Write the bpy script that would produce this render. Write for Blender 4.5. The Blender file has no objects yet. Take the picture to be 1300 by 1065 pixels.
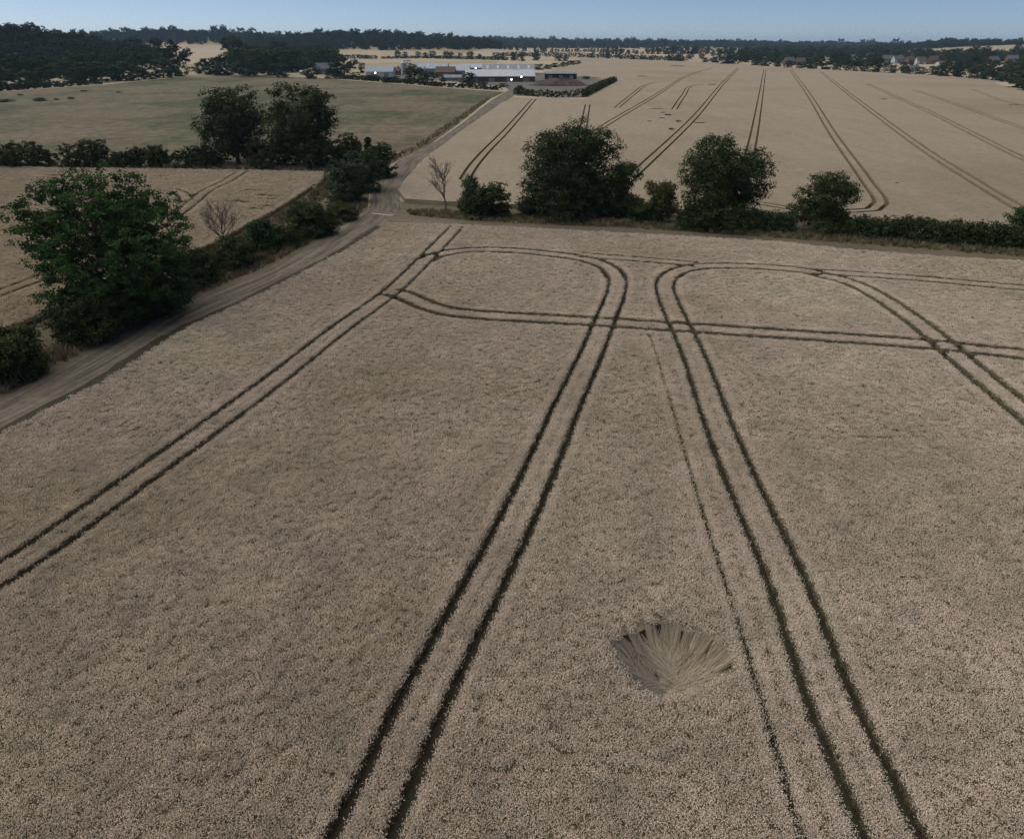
import bpy, math, random
import numpy as np
from mathutils import Vector
from mathutils.geometry import delaunay_2d_cdt

scene = bpy.context.scene
COL = scene.collection
R = math.radians

# ------------------------------------------------------------------ camera
CAM_H, PITCH, FPX, CX, CY = 24.0, R(25.7), 902.0, 650.0, 487.0
cam_d = bpy.data.cameras.new('camera')
cam = bpy.data.objects.new('camera', cam_d)
COL.objects.link(cam)
cam.location = (0, 0, CAM_H)
cam.rotation_euler = (math.pi / 2 - PITCH, 0, 0)
cam_d.sensor_fit = 'HORIZONTAL'
cam_d.sensor_width = 36.0
cam_d.lens = 36.0 * FPX / 1300.0
cam_d.shift_y = -45.5 / 1300.0
cam_d.clip_start = 0.5
cam_d.clip_end = 60000
scene.camera = cam

# ------------------------------------------------------------------ sky, sun, exposure
SUN_EL, SUN_AZ = R(48.0), R(-63.0)      # azimuth clockwise from +Y (view direction)
world = bpy.data.worlds.new('World')
scene.world = world
world.use_nodes = True
wn = world.node_tree.nodes
wl = world.node_tree.links
wn.clear()
sky = wn.new('ShaderNodeTexSky')
sky.sky_type = 'NISHITA'
sky.sun_disc = False
sky.sun_elevation = SUN_EL
sky.sun_rotation = SUN_AZ
sky.altitude = 300
sky.air_density = 0.43
sky.dust_density = 0.45
sky.ozone_density = 2.4
bg = wn.new('ShaderNodeBackground')
bg.inputs['Strength'].default_value = 0.052
wo = wn.new('ShaderNodeOutputWorld')
wl.new(sky.outputs[0], bg.inputs[0])
wl.new(bg.outputs[0], wo.inputs[0])

sun_d = bpy.data.lights.new('sun', 'SUN')
sun_d.energy = 2.0
sun_d.angle = R(120)
sun_d.color = (1.0, 0.945, 0.88)
sun = bpy.data.objects.new('sun', sun_d)
COL.objects.link(sun)
_sd = Vector((math.sin(SUN_AZ) * math.cos(SUN_EL), math.cos(SUN_AZ) * math.cos(SUN_EL), math.sin(SUN_EL)))
sun.rotation_euler = _sd.to_track_quat('Z', 'Y').to_euler()
sun.location = (0, 0, 60)

scene.view_settings.view_transform = 'Standard'
scene.view_settings.look = 'None'
scene.view_settings.gamma = 1.0
scene.view_settings.use_curve_mapping = False
scene.view_settings.exposure = 0.84
cy = scene.cycles
cy.use_denoising = True
cy.denoiser = 'OPENIMAGEDENOISE'
cy.denoising_input_passes = 'RGB_ALBEDO_NORMAL'
cy.denoising_prefilter = 'NONE'
cy.max_bounces = 6
cy.diffuse_bounces = 3
cy.glossy_bounces = 2
cy.transmission_bounces = 2
cy.volume_bounces = 0
cy.transparent_max_bounces = 4
cy.volume_step_rate = 4.0

# ------------------------------------------------------------------ terrain and pixel helper
BUMPS = [  # x, y, rx, ry, height
    (-585, 820, 235, 230, 27),
    (-960, 2250, 700, 520, 38),
    (-330, 1800, 460, 380, 27),
    (250, 3200, 1700, 800, 12),
    (1290, 1900, 480, 430, 17),
    (-900, 3300, 1500, 700, 26),
]


def terrain(x, y):
    x = np.asarray(x, float)
    y = np.asarray(y, float)
    z = np.zeros(np.broadcast(x, y).shape)
    for bx, by, rx, ry, a in BUMPS:
        d = ((x - bx) / rx) ** 2 + ((y - by) / ry) ** 2
        z = z + a * np.where(d < 1, (1 - np.minimum(d, 1)) ** 2, 0)
    return z


SP, CP = math.sin(PITCH), math.cos(PITCH)


def G(px, py, z=0.0):
    """point of the land that stands at this place of the photograph"""
    u, v = (px - CX) / FPX, (py - CY) / FPX
    dx, dy, dz = u, CP - v * SP, -(SP + v * CP)
    if dz > -1e-4:
        dz = -1e-4
    t = (CAM_H - z) / -dz
    if t * dy > 500:
        tt = 300.0
        while tt < t:
            x, y, zz = dx * tt, dy * tt, CAM_H + dz * tt
            if zz <= terrain(x, y) + z:
                t = tt
                break
            tt += max(4.0, tt * 0.006)
    return (dx * t, dy * t)


def depth(p):
    return p[1] * CP + CAM_H * SP


def height_at(p, py):
    """height above the datum of a point over p that shows at row py"""
    v = (py - CY) / FPX
    k = (SP + v * CP) / (CP - v * SP)
    return CAM_H - k * p[1]


def poly(pxs, z=0.0):
    return [G(a, b, z) for a, b in pxs]


# ------------------------------------------------------------------ mesh helpers
def mesh_np(name, verts, faces_list, mats=None, face_mat=None, smooth=False):
    verts = np.asarray(verts, np.float32).reshape(-1, 3)
    me = bpy.data.meshes.new(name)
    me.vertices.add(len(verts))
    me.vertices.foreach_set('co', verts.ravel())
    loops, starts, totals = [], [], []
    n = 0
    for f in faces_list:
        f = np.asarray(f, np.int32)
        if f.size == 0:
            continue
        k = f.shape[1]
        loops.append(f.ravel())
        starts.append(n + np.arange(len(f)) * k)
        totals.append(np.full(len(f), k))
        n += f.size
    if loops:
        loops = np.concatenate(loops)
        starts = np.concatenate(starts)
        me.loops.add(len(loops))
        me.loops.foreach_set('vertex_index', loops.astype(np.int32))
        me.polygons.add(len(starts))
        me.polygons.foreach_set('loop_start', starts.astype(np.int32))
        if face_mat is not None:
            me.polygons.foreach_set('material_index', np.asarray(face_mat, np.int32))
        me.polygons.foreach_set('use_smooth', np.full(len(starts), bool(smooth)))
    for m in (mats or []):
        me.materials.append(m)
    me.update(calc_edges=True)
    me.validate()
    return me


def link(name, me, parent=None, loc=None, label=None, cat=None, group=None, kind=None, rz=0.0, sc=None):
    o = bpy.data.objects.new(name, me)
    COL.objects.link(o)
    if parent is not None:
        o.parent = parent
    if loc is not None:
        o.location = loc
    if rz:
        o.rotation_euler = (0, 0, rz)
    if sc is not None:
        o.scale = sc
    for k, v in (('label', label), ('category', cat), ('group', group), ('kind', kind)):
        if v:
            o[k] = v
    return o


class MB:
    """collects boxes, prisms and tubes into one mesh"""

    def __init__(self):
        self.v, self.q, self.t = [], [], []

    def box(self, x0, x1, y0, y1, z0, z1):
        b = len(self.v)
        self.v += [(x0, y0, z0), (x1, y0, z0), (x1, y1, z0), (x0, y1, z0), (x0, y0, z1), (x1, y0, z1), (x1, y1, z1), (x0, y1, z1)]
        self.q += [tuple(b + i for i in f) for f in ((3, 2, 1, 0), (4, 5, 6, 7), (0, 1, 5, 4), (1, 2, 6, 5), (2, 3, 7, 6), (3, 0, 4, 7))]
        return self

    def gable(self, x0, x1, y0, y1, z0, z1, th=0.25, over=0.4):
        """pitched roof slab, ridge along x"""
        ym = (y0 + y1) / 2
        s = (z1 - z0) / (ym - y0)
        a0, a1 = x0 - over, x1 + over
        for sg in (1, -1):
            ye = ym - sg * (ym - y0 + over)
            ze = z0 - over * s
            b = len(self.v)
            self.v += [(a0, ye, ze), (a1, ye, ze), (a1, ym, z1), (a0, ym, z1), (a0, ye, ze + th), (a1, ye, ze + th), (a1, ym, z1 + th), (a0, ym, z1 + th)]
            f = ((0, 3, 2, 1), (4, 5, 6, 7), (0, 1, 5, 4), (1, 2, 6, 5), (2, 3, 7, 6), (3, 0, 4, 7))
            self.q += [tuple(b + i for i in (ff if sg == 1 else ff[::-1])) for ff in f]
        return self

    def gable_wall(self, x0, x1, y0, y1, z0, z1, z2):
        """house walls with gable ends"""
        b = len(self.v)
        ym = (y0 + y1) / 2
        self.v += [(x0, y0, z0), (x1, y0, z0), (x1, y1, z0), (x0, y1, z0), (x0, y0, z1), (x1, y0, z1), (x1, y1, z1), (x0, y1, z1), (x0, ym, z2), (x1, ym, z2)]
        self.q += [tuple(b + i for i in f) for f in ((3, 2, 1, 0), (0, 1, 5, 4), (2, 3, 7, 6), (1, 2, 6, 5), (3, 0, 4, 7), (4, 5, 9, 8), (6, 7, 8, 9))]
        self.t += [(b + 5, b + 6, b + 9), (b + 7, b + 4, b + 8)]
        return self

    def tube(self, pts, rad, n=6):
        b = len(self.v)
        pts = [Vector(p) for p in pts]
        for i, p in enumerate(pts):
            d = (pts[min(i + 1, len(pts) - 1)] - pts[max(i - 1, 0)]).normalized()
            a = d.cross(Vector((0.31, 0.95, 0.11))).normalized()
            c = d.cross(a)
            r = rad[i] if hasattr(rad, '__len__') else rad
            for k in range(n):
                w = 2 * math.pi * k / n
                self.v.append(tuple(p + a * (r * math.cos(w)) + c * (r * math.sin(w))))
        for i in range(len(pts) - 1):
            for k in range(n):
                k2 = (k + 1) % n
                self.q.append((b + i * n + k, b + i * n + k2, b + (i + 1) * n + k2, b + (i + 1) * n + k))
        return self

    def lathe(self, cx, cy, prof, n=16):
        b = len(self.v)
        for r, z in prof:
            for k in range(n):
                w = 2 * math.pi * k / n
                self.v.append((cx + r * math.cos(w), cy + r * math.sin(w), z))
        for i in range(len(prof) - 1):
            for k in range(n):
                k2 = (k + 1) % n
                self.q.append((b + i * n + k, b + i * n + k2, b + (i + 1) * n + k2, b + (i + 1) * n + k))
        return self

    def mesh(self, name, mat, smooth=False):
        return mesh_np(name, self.v, [np.array(self.q).reshape(-1, 4), np.array(self.t).reshape(-1, 3)], [mat] if mat else None, smooth=smooth)


# ------------------------------------------------------------------ materials
def new_mat(name, rough=0.85, spec=0.15):
    m = bpy.data.materials.new(name)
    m.use_nodes = True
    nt = m.node_tree
    b = nt.nodes['Principled BSDF']
    b.inputs['Roughness'].default_value = rough
    b.inputs['Specular IOR Level'].default_value = spec
    return m, nt, b


def nd(nt, t, **kw):
    n = nt.nodes.new(t)
    for k, v in kw.items():
        if k in n.inputs.keys():
            n.inputs[k].default_value = v
        else:
            setattr(n, k, v)
    return n


def noise(nt, scale, detail=4, rough=0.55, vec=None, stretch=None, rot=0.0):
    n = nd(nt, 'ShaderNodeTexNoise', Scale=scale, Detail=detail, Roughness=rough)
    src = vec
    if src is None:
        src = nd(nt, 'ShaderNodeNewGeometry').outputs['Position']
    if stretch:
        mp = nd(nt, 'ShaderNodeMapping')
        mp.inputs['Scale'].default_value = stretch
        mp.inputs['Rotation'].default_value = (0, 0, rot)
        nt.links.new(src, mp.inputs['Vector'])
        src = mp.outputs[0]
    nt.links.new(src, n.inputs['Vector'])
    return n.outputs['Fac']


def ramp(nt, fac, stops):
    r = nd(nt, 'ShaderNodeValToRGB')
    el = r.color_ramp.elements
    while len(el) < len(stops):
        el.new(0.5)
    for e, (p, c) in zip(el, stops):
        e.position = p
        e.color = (*c, 1)
    nt.links.new(fac, r.inputs['Fac'])
    return r.outputs['Color']


def mix(nt, fac, a, b, mode='MIX'):
    n = nd(nt, 'ShaderNodeMix', data_type='RGBA', blend_type=mode)
    for sock, v in ((n.inputs[0], fac), (n.inputs[6], a), (n.inputs[7], b)):
        if isinstance(v, (int, float)):
            sock.default_value = v
        elif isinstance(v, tuple):
            sock.default_value = (*v, 1)
        else:
            nt.links.new(v, sock)
    return n.outputs[2]


def bump(nt, b, h, strength, dist):
    n = nd(nt, 'ShaderNodeBump', Strength=strength, Distance=dist)
    nt.links.new(h, n.inputs['Height'])
    nt.links.new(n.outputs[0], b.inputs['Normal'])


def simple(name, col, var=0.25, scale=3.0, rough=0.85, spec=0.15, object_coords=False):
    m, nt, b = new_mat(name, rough, spec)
    vec = None
    if object_coords:
        vec = nd(nt, 'ShaderNodeTexCoord').outputs['Object']
    f = noise(nt, scale, 5, 0.6, vec)
    lo = tuple(c * (1 - var) for c in col)
    hi = tuple(min(1, c * (1 + var)) for c in col)
    nt.links.new(ramp(nt, f, [(0.3, lo), (0.7, hi)]), b.inputs['Base Color'])
    return m


STRAW = (0.36, 0.285, 0.205)


def wheat_mat(name, attr=True, cols=((0.60, 0.52, 0.405), (0.66, 0.565, 0.475), (0.69, 0.61, 0.485))):
    m, nt, b = new_mat(name, 0.8, 0.1)
    big = noise(nt, 0.045, 3, 0.5)
    c = ramp(nt, big, [(0.36, cols[0]), (0.5, cols[1]), (0.64, cols[2])])
    mid = noise(nt, 0.5, 4, 0.6)
    c = mix(nt, 1.0, c, ramp(nt, mid, [(0.3, (0.82, 0.81, 0.78)), (0.7, (1.1, 1.08, 1.05))]), 'MULTIPLY')
    if attr:
        rnd = nd(nt, 'ShaderNodeObjectInfo').outputs['Random']
        c = mix(nt, 1.0, c, ramp(nt, rnd, [(0.0, (0.92, 0.92, 0.90)), (0.5, (1.0, 1.0, 1.0)), (1.0, (1.10, 1.09, 1.08))]), 'MULTIPLY')
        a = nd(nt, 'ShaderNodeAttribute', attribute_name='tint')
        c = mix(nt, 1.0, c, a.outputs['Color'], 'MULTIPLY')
    nt.links.new(c, b.inputs['Base Color'])
    return m


M = {}
M['wheat'] = wheat_mat('wheat_straw')
M['wheat_gold'] = wheat_mat('golden_wheat_straw', cols=((0.58, 0.495, 0.365), (0.60, 0.51, 0.385), (0.62, 0.54, 0.41)))


def crop_far_mat(name, rot, lo, mid_, hi):
    m, nt, b = new_mat(name, 0.9, 0.05)
    big = noise(nt, 0.012, 4, 0.55)
    c = ramp(nt, big, [(0.32, lo), (0.5, mid_), (0.68, hi)])
    st = noise(nt, 0.25, 5, 0.7, None, (1, 0.12, 1), rot)
    c = mix(nt, 1.0, c, ramp(nt, st, [(0.3, (0.92, 0.915, 0.90)), (0.7, (1.06, 1.06, 1.06))]), 'MULTIPLY')
    fine = noise(nt, 0.9, 7, 0.85)
    c = mix(nt, 1.0, c, ramp(nt, fine, [(0.3, (0.72, 0.72, 0.70)), (0.7, (1.22, 1.22, 1.22))]), 'MULTIPLY')
    nt.links.new(c, b.inputs['Base Color'])
    bump(nt, b, fine, 0.9, 0.35)
    return m


M['crop_far'] = crop_far_mat('ripe_wheat_canopy', R(20), (0.275, 0.22, 0.15), (0.318, 0.262, 0.186), (0.328, 0.272, 0.184))
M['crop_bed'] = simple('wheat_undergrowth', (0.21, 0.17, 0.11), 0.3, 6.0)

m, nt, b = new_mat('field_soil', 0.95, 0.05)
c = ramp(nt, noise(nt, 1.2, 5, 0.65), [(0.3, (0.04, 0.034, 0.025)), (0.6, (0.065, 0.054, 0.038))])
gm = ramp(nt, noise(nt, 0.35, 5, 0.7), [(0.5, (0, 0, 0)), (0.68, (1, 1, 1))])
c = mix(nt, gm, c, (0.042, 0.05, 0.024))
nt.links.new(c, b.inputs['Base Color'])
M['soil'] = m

m, nt, b = new_mat('pasture_grass', 0.95, 0.05)
c = ramp(nt, noise(nt, 0.0125, 8, 0.68, None, (1.1, 0.8, 1)), [(0.40, (0.175, 0.143, 0.098)), (0.49, (0.14, 0.122, 0.077)), (0.57, (0.078, 0.086, 0.045))])
f2 = noise(nt, 0.3, 8, 0.8, None, (1.0, 0.6, 1))
c = mix(nt, 1.0, c, ramp(nt, f2, [(0.34, (0.5, 0.52, 0.48)), (0.64, (1.28, 1.25, 1.22))]), 'MULTIPLY')
spots = ramp(nt, noise(nt, 0.06, 8, 0.82, None, (1.2, 0.55, 1)), [(0.56, (0, 0, 0)), (0.62, (0.85, 0.85, 0.85))])
c = mix(nt, spots, c, (0.062, 0.07, 0.034))
nt.links.new(c, b.inputs['Base Color'])
bump(nt, b, f2, 0.6, 0.4)
M['pasture'] = m

# the open land: stubble and ripe fields with patches of grass
m, nt, b = new_mat('farmland', 0.95, 0.05)
vor = nd(nt, 'ShaderNodeTexVoronoi', Scale=0.0028)
nt.links.new(nd(nt, 'ShaderNodeNewGeometry').outputs['Position'], vor.inputs['Vector'])
sep = nd(nt, 'ShaderNodeSeparateColor')
nt.links.new(vor.outputs['Color'], sep.inputs[0])
c = ramp(nt, sep.outputs[0], [(0.0, (0.37, 0.30, 0.205)), (0.55, (0.42, 0.345, 0.235)), (0.85, (0.33, 0.27, 0.17)), (1.0, (0.24, 0.225, 0.125))])
c = mix(nt, 1.0, c, ramp(nt, noise(nt, 0.02, 5, 0.6), [(0.3, (0.85, 0.85, 0.83)), (0.7, (1.1, 1.1, 1.1))]), 'MULTIPLY')
nt.links.new(c, b.inputs['Base Color'])
M['farmland'] = m

m, nt, b = new_mat('verge_ground', 0.95, 0.05)
c = ramp(nt, noise(nt, 0.5, 6, 0.65), [(0.3, (0.085, 0.07, 0.045)), (0.52, (0.15, 0.125, 0.08)), (0.7, (0.09, 0.095, 0.045))])
nt.links.new(c, b.inputs['Base Color'])
M['verge'] = m


def track_mat(name, base, light, green):
    m, nt, b = new_mat(name, 0.95, 0.05)
    uv = nd(nt, 'ShaderNodeUVMap').outputs[0]
    c = ramp(nt, noise(nt, 1.0, 6, 0.65, uv, (9, 0.09, 1)), [(0.38, base), (0.6, light)])
    g = ramp(nt, noise(nt, 1.0, 5, 0.7, uv, (5, 0.05, 1)), [(0.5, (0, 0, 0)), (0.66, (0.75, 0.75, 0.75))])
    c = mix(nt, g, c, green)
    n2 = noise(nt, 1.6, 6, 0.7)
    c = mix(nt, 1.0, c, ramp(nt, n2, [(0.3, (0.72, 0.72, 0.72)), (0.7, (1.2, 1.19, 1.17))]), 'MULTIPLY')
    nt.links.new(c, b.inputs['Base Color'])
    bump(nt, b, n2, 0.6, 0.12)
    return m


M['track'] = track_mat('dirt_track', (0.10, 0.085, 0.064), (0.205, 0.175, 0.135), (0.08, 0.08, 0.048))
M['path'] = track_mat('worn_headland', (0.12, 0.095, 0.07), (0.20, 0.16, 0.12), (0.12, 0.105, 0.06))


def leaf_mat(name, lo, hi, tip=None):
    m, nt, b = new_mat(name, 0.8, 0.04)
    geo = nd(nt, 'ShaderNodeNewGeometry')
    c = ramp(nt, geo.outputs['Random Per Island'], [(0.0, lo), (1.0, hi)])
    cl = noise(nt, 0.55, 4, 0.6, geo.outputs['Position'])
    c = mix(nt, 1.0, c, ramp(nt, cl, [(0.32, (0.62, 0.66, 0.6)), (0.68, (1.35, 1.3, 1.2))]), 'MULTIPLY')
    rnd = nd(nt, 'ShaderNodeObjectInfo').outputs['Random']
    c = mix(nt, 1.0, c, ramp(nt, rnd, [(0.0, (0.78, 0.82, 0.8)), (1.0, (1.2, 1.15, 1.1))]), 'MULTIPLY')
    nt.links.new(c, b.inputs['Base Color'])
    return m


M['oak'] = leaf_mat('oak_leaves', (0.029, 0.041, 0.016), (0.066, 0.083, 0.030))
M['ash'] = leaf_mat('ash_leaves', (0.020, 0.044, 0.015), (0.050, 0.098, 0.030))
M['dark'] = leaf_mat('hawthorn_leaves', (0.024, 0.035, 0.014), (0.056, 0.073, 0.028))
M['grey'] = leaf_mat('sallow_leaves', (0.036, 0.056, 0.028), (0.070, 0.098, 0.050))
M['olive'] = leaf_mat('olive_leaves', (0.040, 0.045, 0.018), (0.085, 0.085, 0.032))
M['far'] = leaf_mat('distant_leaves', (0.024, 0.042, 0.019), (0.058, 0.088, 0.036))
M['bark'] = simple('bark', (0.075, 0.060, 0.046), 0.4, 4.0)
M['deadwood'] = simple('dead_wood', (0.15, 0.115, 0.09), 0.3, 5.0)

m, nt, b = new_mat('dry_grass', 0.9, 0.05)
rnd = nd(nt, 'ShaderNodeObjectInfo').outputs['Random']
c = ramp(nt, rnd, [(0.0, (0.26, 0.21, 0.13)), (0.45, (0.33, 0.27, 0.18)), (0.62, (0.15, 0.14, 0.065)), (0.8, (0.075, 0.095, 0.035)), (1.0, (0.21, 0.17, 0.10))])
c = mix(nt, 1.0, c, ramp(nt, noise(nt, 0.25, 4, 0.6), [(0.3, (0.55, 0.58, 0.5)), (0.7, (1.2, 1.15, 1.1))]), 'MULTIPLY')
nt.links.new(c, b.inputs['Base Color'])
M['grass'] = m

# ------------------------------------------------------------------ land sheet
def build_ground():
    radii = [0.0] + list(np.linspace(30, 520, 12)) + list(520 * (12000 / 520) ** (np.arange(1, 90) / 89.0))
    nseg = 300
    verts = [(0, 0, 0)]
    for r in radii[1:]:
        a = np.linspace(0, 2 * math.pi, nseg, endpoint=False)
        x, y = r * np.sin(a), r * np.cos(a)
        z = terrain(x, y)
        verts += list(zip(x, y, z))
    quads, tris = [], []
    for k in range(nseg):
        tris.append((0, 1 + (k + 1) % nseg, 1 + k))
    for i in range(1, len(radii) - 1):
        b0, b1 = 1 + (i - 1) * nseg, 1 + i * nseg
        for k in range(nseg):
            k2 = (k + 1) % nseg
            quads.append((b0 + k, b0 + k2, b1 + k2, b1 + k))
    me = mesh_np('ground', verts, [np.array(tris), np.array(quads)], [M['farmland']], smooth=True)
    link('ground', me, kind='structure')


build_ground()


def inside(poly_pts, x, y):
    x = np.asarray(x)
    y = np.asarray(y)
    c = np.zeros(x.shape, bool)
    n = len(poly_pts)
    for i in range(n):
        x0, y0 = poly_pts[i]
        x1, y1 = poly_pts[(i + 1) % n]
        if y0 == y1:
            continue
        hit = ((y0 > y) != (y1 > y)) & (x < (x1 - x0) * (y - y0) / (y1 - y0) + x0)
        c ^= hit
    return c


def smooth_line(pts, step):
    """Catmull-Rom through the points, resampled about every step metres"""
    P = [np.array(p, float) for p in pts]
    P = [2 * P[0] - P[1]] + P + [2 * P[-1] - P[-2]]
    out = []
    for i in range(1, len(P) - 2):
        p0, p1, p2, p3 = P[i - 1:i + 3]
        L = np.linalg.norm(p2 - p1)
        n = max(1, int(L / step))
        d0 = max(1e-6, np.linalg.norm(p1 - p0)) ** 0.5
        d1 = max(1e-6, np.linalg.norm(p2 - p1)) ** 0.5
        d2 = max(1e-6, np.linalg.norm(p3 - p2)) ** 0.5
        m1 = (p2 - p1) + d1 * ((p1 - p0) / d0 - (p2 - p0) / (d0 + d1))
        m2 = (p2 - p1) + d1 * ((p3 - p2) / d2 - (p3 - p1) / (d1 + d2))
        for k in range(n):
            t = k / n
            t2, t3 = t * t, t * t * t
            out.append((2 * t3 - 3 * t2 + 1) * p1 + (t3 - 2 * t2 + t) * m1 + (-2 * t3 + 3 * t2) * p2 + (t3 - t2) * m2)
    out.append(P[-2])
    return np.array(out)


def offset(line, d):
    t = np.gradient(line, axis=0)
    t /= np.maximum(1e-9, np.linalg.norm(t, axis=1))[:, None]
    n = np.stack([t[:, 1], -t[:, 0]], 1)
    return line + n * (np.asarray(d)[:, None] if np.ndim(d) else d)


def dist_to_line(line, x, y):
    d = np.full(x.shape, 1e9)
    for i in range(len(line) - 1):
        a, b_ = line[i], line[i + 1]
        v = b_ - a
        L2 = max(1e-9, v @ v)
        t = np.clip(((x - a[0]) * v[0] + (y - a[1]) * v[1]) / L2, 0, 1)
        d = np.minimum(d, np.hypot(x - a[0] - t * v[0], y - a[1] - t * v[1]))
    return d


def sheet(name, outline, z, mat, grid=25.0, kind='structure', rag=0.0, seed=1):
    """flat sheet following the land with an optionally ragged edge"""
    rng = random.Random(seed)
    o = []
    n = len(outline)
    for i in range(n):
        a, b_ = np.array(outline[i]), np.array(outline[(i + 1) % n])
        k = max(1, int(np.linalg.norm(b_ - a) / max(1.2, grid / 8))) if rag else max(1, int(np.linalg.norm(b_ - a) / grid))
        for j in range(k):
            p = a + (b_ - a) * j / k
            o.append((p[0] + rng.uniform(-rag, rag), p[1] + rng.uniform(-rag, rag)))
    xs = [p[0] for p in o]
    ys = [p[1] for p in o]
    gx, gy = np.meshgrid(np.arange(min(xs), max(xs), grid), np.arange(min(ys), max(ys), grid))
    gx, gy = gx.ravel(), gy.ravel()
    k = inside(o, gx, gy)
    pts = [Vector(p) for p in o] + [Vector((a, b_)) for a, b_ in zip(gx[k], gy[k])]
    edges = [(i, (i + 1) % len(o)) for i in range(len(o))]
    vs, es, fs, *_ = delaunay_2d_cdt(pts, edges, [], 0, 1e-4)
    V = np.array([(v.x, v.y) for v in vs])
    F = np.array(fs)
    cc = V[F].mean(1)
    F = F[inside(o, cc[:, 0], cc[:, 1])]
    Z = terrain(V[:, 0], V[:, 1]) + z
    me = mesh_np(name, np.column_stack([V, Z]), [F], [mat])
    return link(name, me, kind=kind)


def ribbon(name, left, right, z, mat, n=60, ruts=(), crown=0.0, cross=24):
    """strip between two edge lines with wheel ruts pressed into it"""
    def res(line):
        l = smooth_line(line, 1.0)
        s = np.concatenate([[0], np.cumsum(np.linalg.norm(np.diff(l, axis=0), axis=1))])
        t = np.linspace(0, s[-1], n)
        return np.column_stack([np.interp(t, s, l[:, 0]), np.interp(t, s, l[:, 1])]), t
    A, ta = res(left)
    B, tb = res(right)
    u = np.linspace(0, 1, cross)
    rng = np.random.default_rng(5)
    prof = crown * np.sin(u * math.pi)
    for c0, w, d in ruts:
        prof = prof - d * np.exp(-((u - c0) / w) ** 2)
    prof = prof - prof.min()
    prof[0] = prof[-1] = 0
    verts, uvs = [], []
    for i in range(n):
        for j in range(cross):
            p = A[i] * (1 - u[j]) + B[i] * u[j]
            if j in (0, cross - 1):
                p = p + rng.normal(0, 0.12, 2)
            verts.append((p[0], p[1], float(terrain(p[0], p[1])) + z + prof[j] * (0.8 + 0.3 * rng.random())))
            uvs.append((u[j], ta[i]))
    q = []
    for i in range(n - 1):
        for j in range(cross - 1):
            q.append((i * cross + j, i * cross + j + 1, (i + 1) * cross + j + 1, (i + 1) * cross + j))
    me = mesh_np(name, verts, [np.array(q)], [mat], smooth=True)
    uvl = me.uv_layers.new(name='UVMap')
    vi = np.zeros(len(me.loops), np.int32)
    me.loops.foreach_get('vertex_index', vi)
    uvl.data.foreach_set('uv', np.array(uvs, np.float32)[vi].ravel())
    return link(name, me, kind='structure')


# ------------------------------------------------------------------ field layout (rows and columns of the photograph)
ZC = 0.72      # height of the standing wheat
left_edge_px = [(493, 286), (446, 317), (330, 378), (233, 423), (145, 481), (113, 499), (0, 558)]
top_edge_px = [(529, 286), (640, 291), (810, 300), (990, 310), (1065, 319), (1185, 329), (1300, 335)]
le = poly(left_edge_px, 0.3)
te = poly(top_edge_px, 0.3)
d = np.array(le[-1]) - np.array(le[-2])
d /= np.linalg.norm(d)
le_ext = tuple(np.array(le[-1]) + d * 60)
d2 = np.array(te[-1]) - np.array(te[-2])
d2 /= np.linalg.norm(d2)
te_ext = tuple(np.array(te[-1]) + d2 * 70)
NEAR = [te_ext] + te[::-1] + le + [le_ext, (le_ext[0], -45), (te_ext[0], -45)]

GA = 0.93
near_trams = []     # (line, width)


def tram(px, width=0.62, gauge=GA, ext0=0, ext1=0, z=ZC, step=1.2, store=None, taper=None):
    pts = [np.array(G(a, b_, z)) for a, b_ in px]
    if ext0:
        v = pts[0] - pts[1]
        pts.insert(0, pts[0] + v / np.linalg.norm(v) * ext0)
    if ext1:
        v = pts[-1] - pts[-2]
        pts.append(pts[-1] + v / np.linalg.norm(v) * ext1)
    c = smooth_line(pts, step)
    for s in (-1, 1):
        (near_trams if store is None else store).append((offset(c, s * gauge), width))


# A, the pair on the left
tram([(0, 727), (36, 705), (180, 603), (330, 495), (427, 420), (497, 369), (542, 326), (577, 290)], 0.66, ext0=25, ext1=1.0)
# first loop with the pair that runs towards the viewer
tram([(539, 330), (556, 323), (595, 317), (657, 318), (707, 323), (745, 329), (772, 339), (783, 352)], 0.98, gauge=1.0)
tram([(745, 329), (772, 339), (783, 352), (784, 362), (779, 380), (771, 399), (748, 454), (715, 525), (685, 596), (637, 697), (586, 794), (541, 880), (502, 965)], 0.66, ext1=22)
# lower line of the loop that crosses the field
tram([(500, 371), (513, 374), (535, 384), (566, 394), (620, 400), (657, 402), (745, 407), (840, 413), (960, 421), (1091, 430), (1185, 437), (1300, 449)], 0.98, gauge=1.05, ext1=40)
# second loop and the pair on the right
tram([(850, 350), (866, 342), (890, 338), (920, 337), (960, 338), (1020, 343), (1046, 349), (1080, 358), (1115, 375), (1160, 405), (1199, 436), (1224, 458), (1300, 520)], 0.9, gauge=0.97, ext1=40)
tram([(890, 338), (866, 342), (850, 350), (844, 362), (849, 381), (857, 399), (881, 450), (908, 525), (938, 600), (961, 650), (992, 718), (1020, 790), (1049, 870), (1094, 971)], 0.66, ext1=22)
# headland line along the top
tram([(742, 323.5), (760, 325), (828, 330), (880, 335)], 0.8)
tram([(1030, 344), (1080, 347), (1153, 352), (1300, 365)], 0.85, ext1=50)
# missed drill row
near_trams.append((smooth_line([G(a, b_, ZC) for a, b_ in [(826, 427), (850, 505), (874, 588), (894, 655), (935, 782), (962, 870), (991, 968), (1022, 1075), (1060, 1200)]], 1.0), 0.32))

HOLE_PX = [(772, 812), (788, 800), (812, 795), (835, 784), (860, 792), (890, 800), (918, 815), (932, 836), (925, 856), (900, 868), (868, 877), (840, 884), (818, 874), (795, 850)]
HOLE = [tuple(p) for p in smooth_line(poly(HOLE_PX + HOLE_PX[:1], ZC), 0.3)][:-1]


PATCH_C = np.array(G(848, 874, 0.1))
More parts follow.
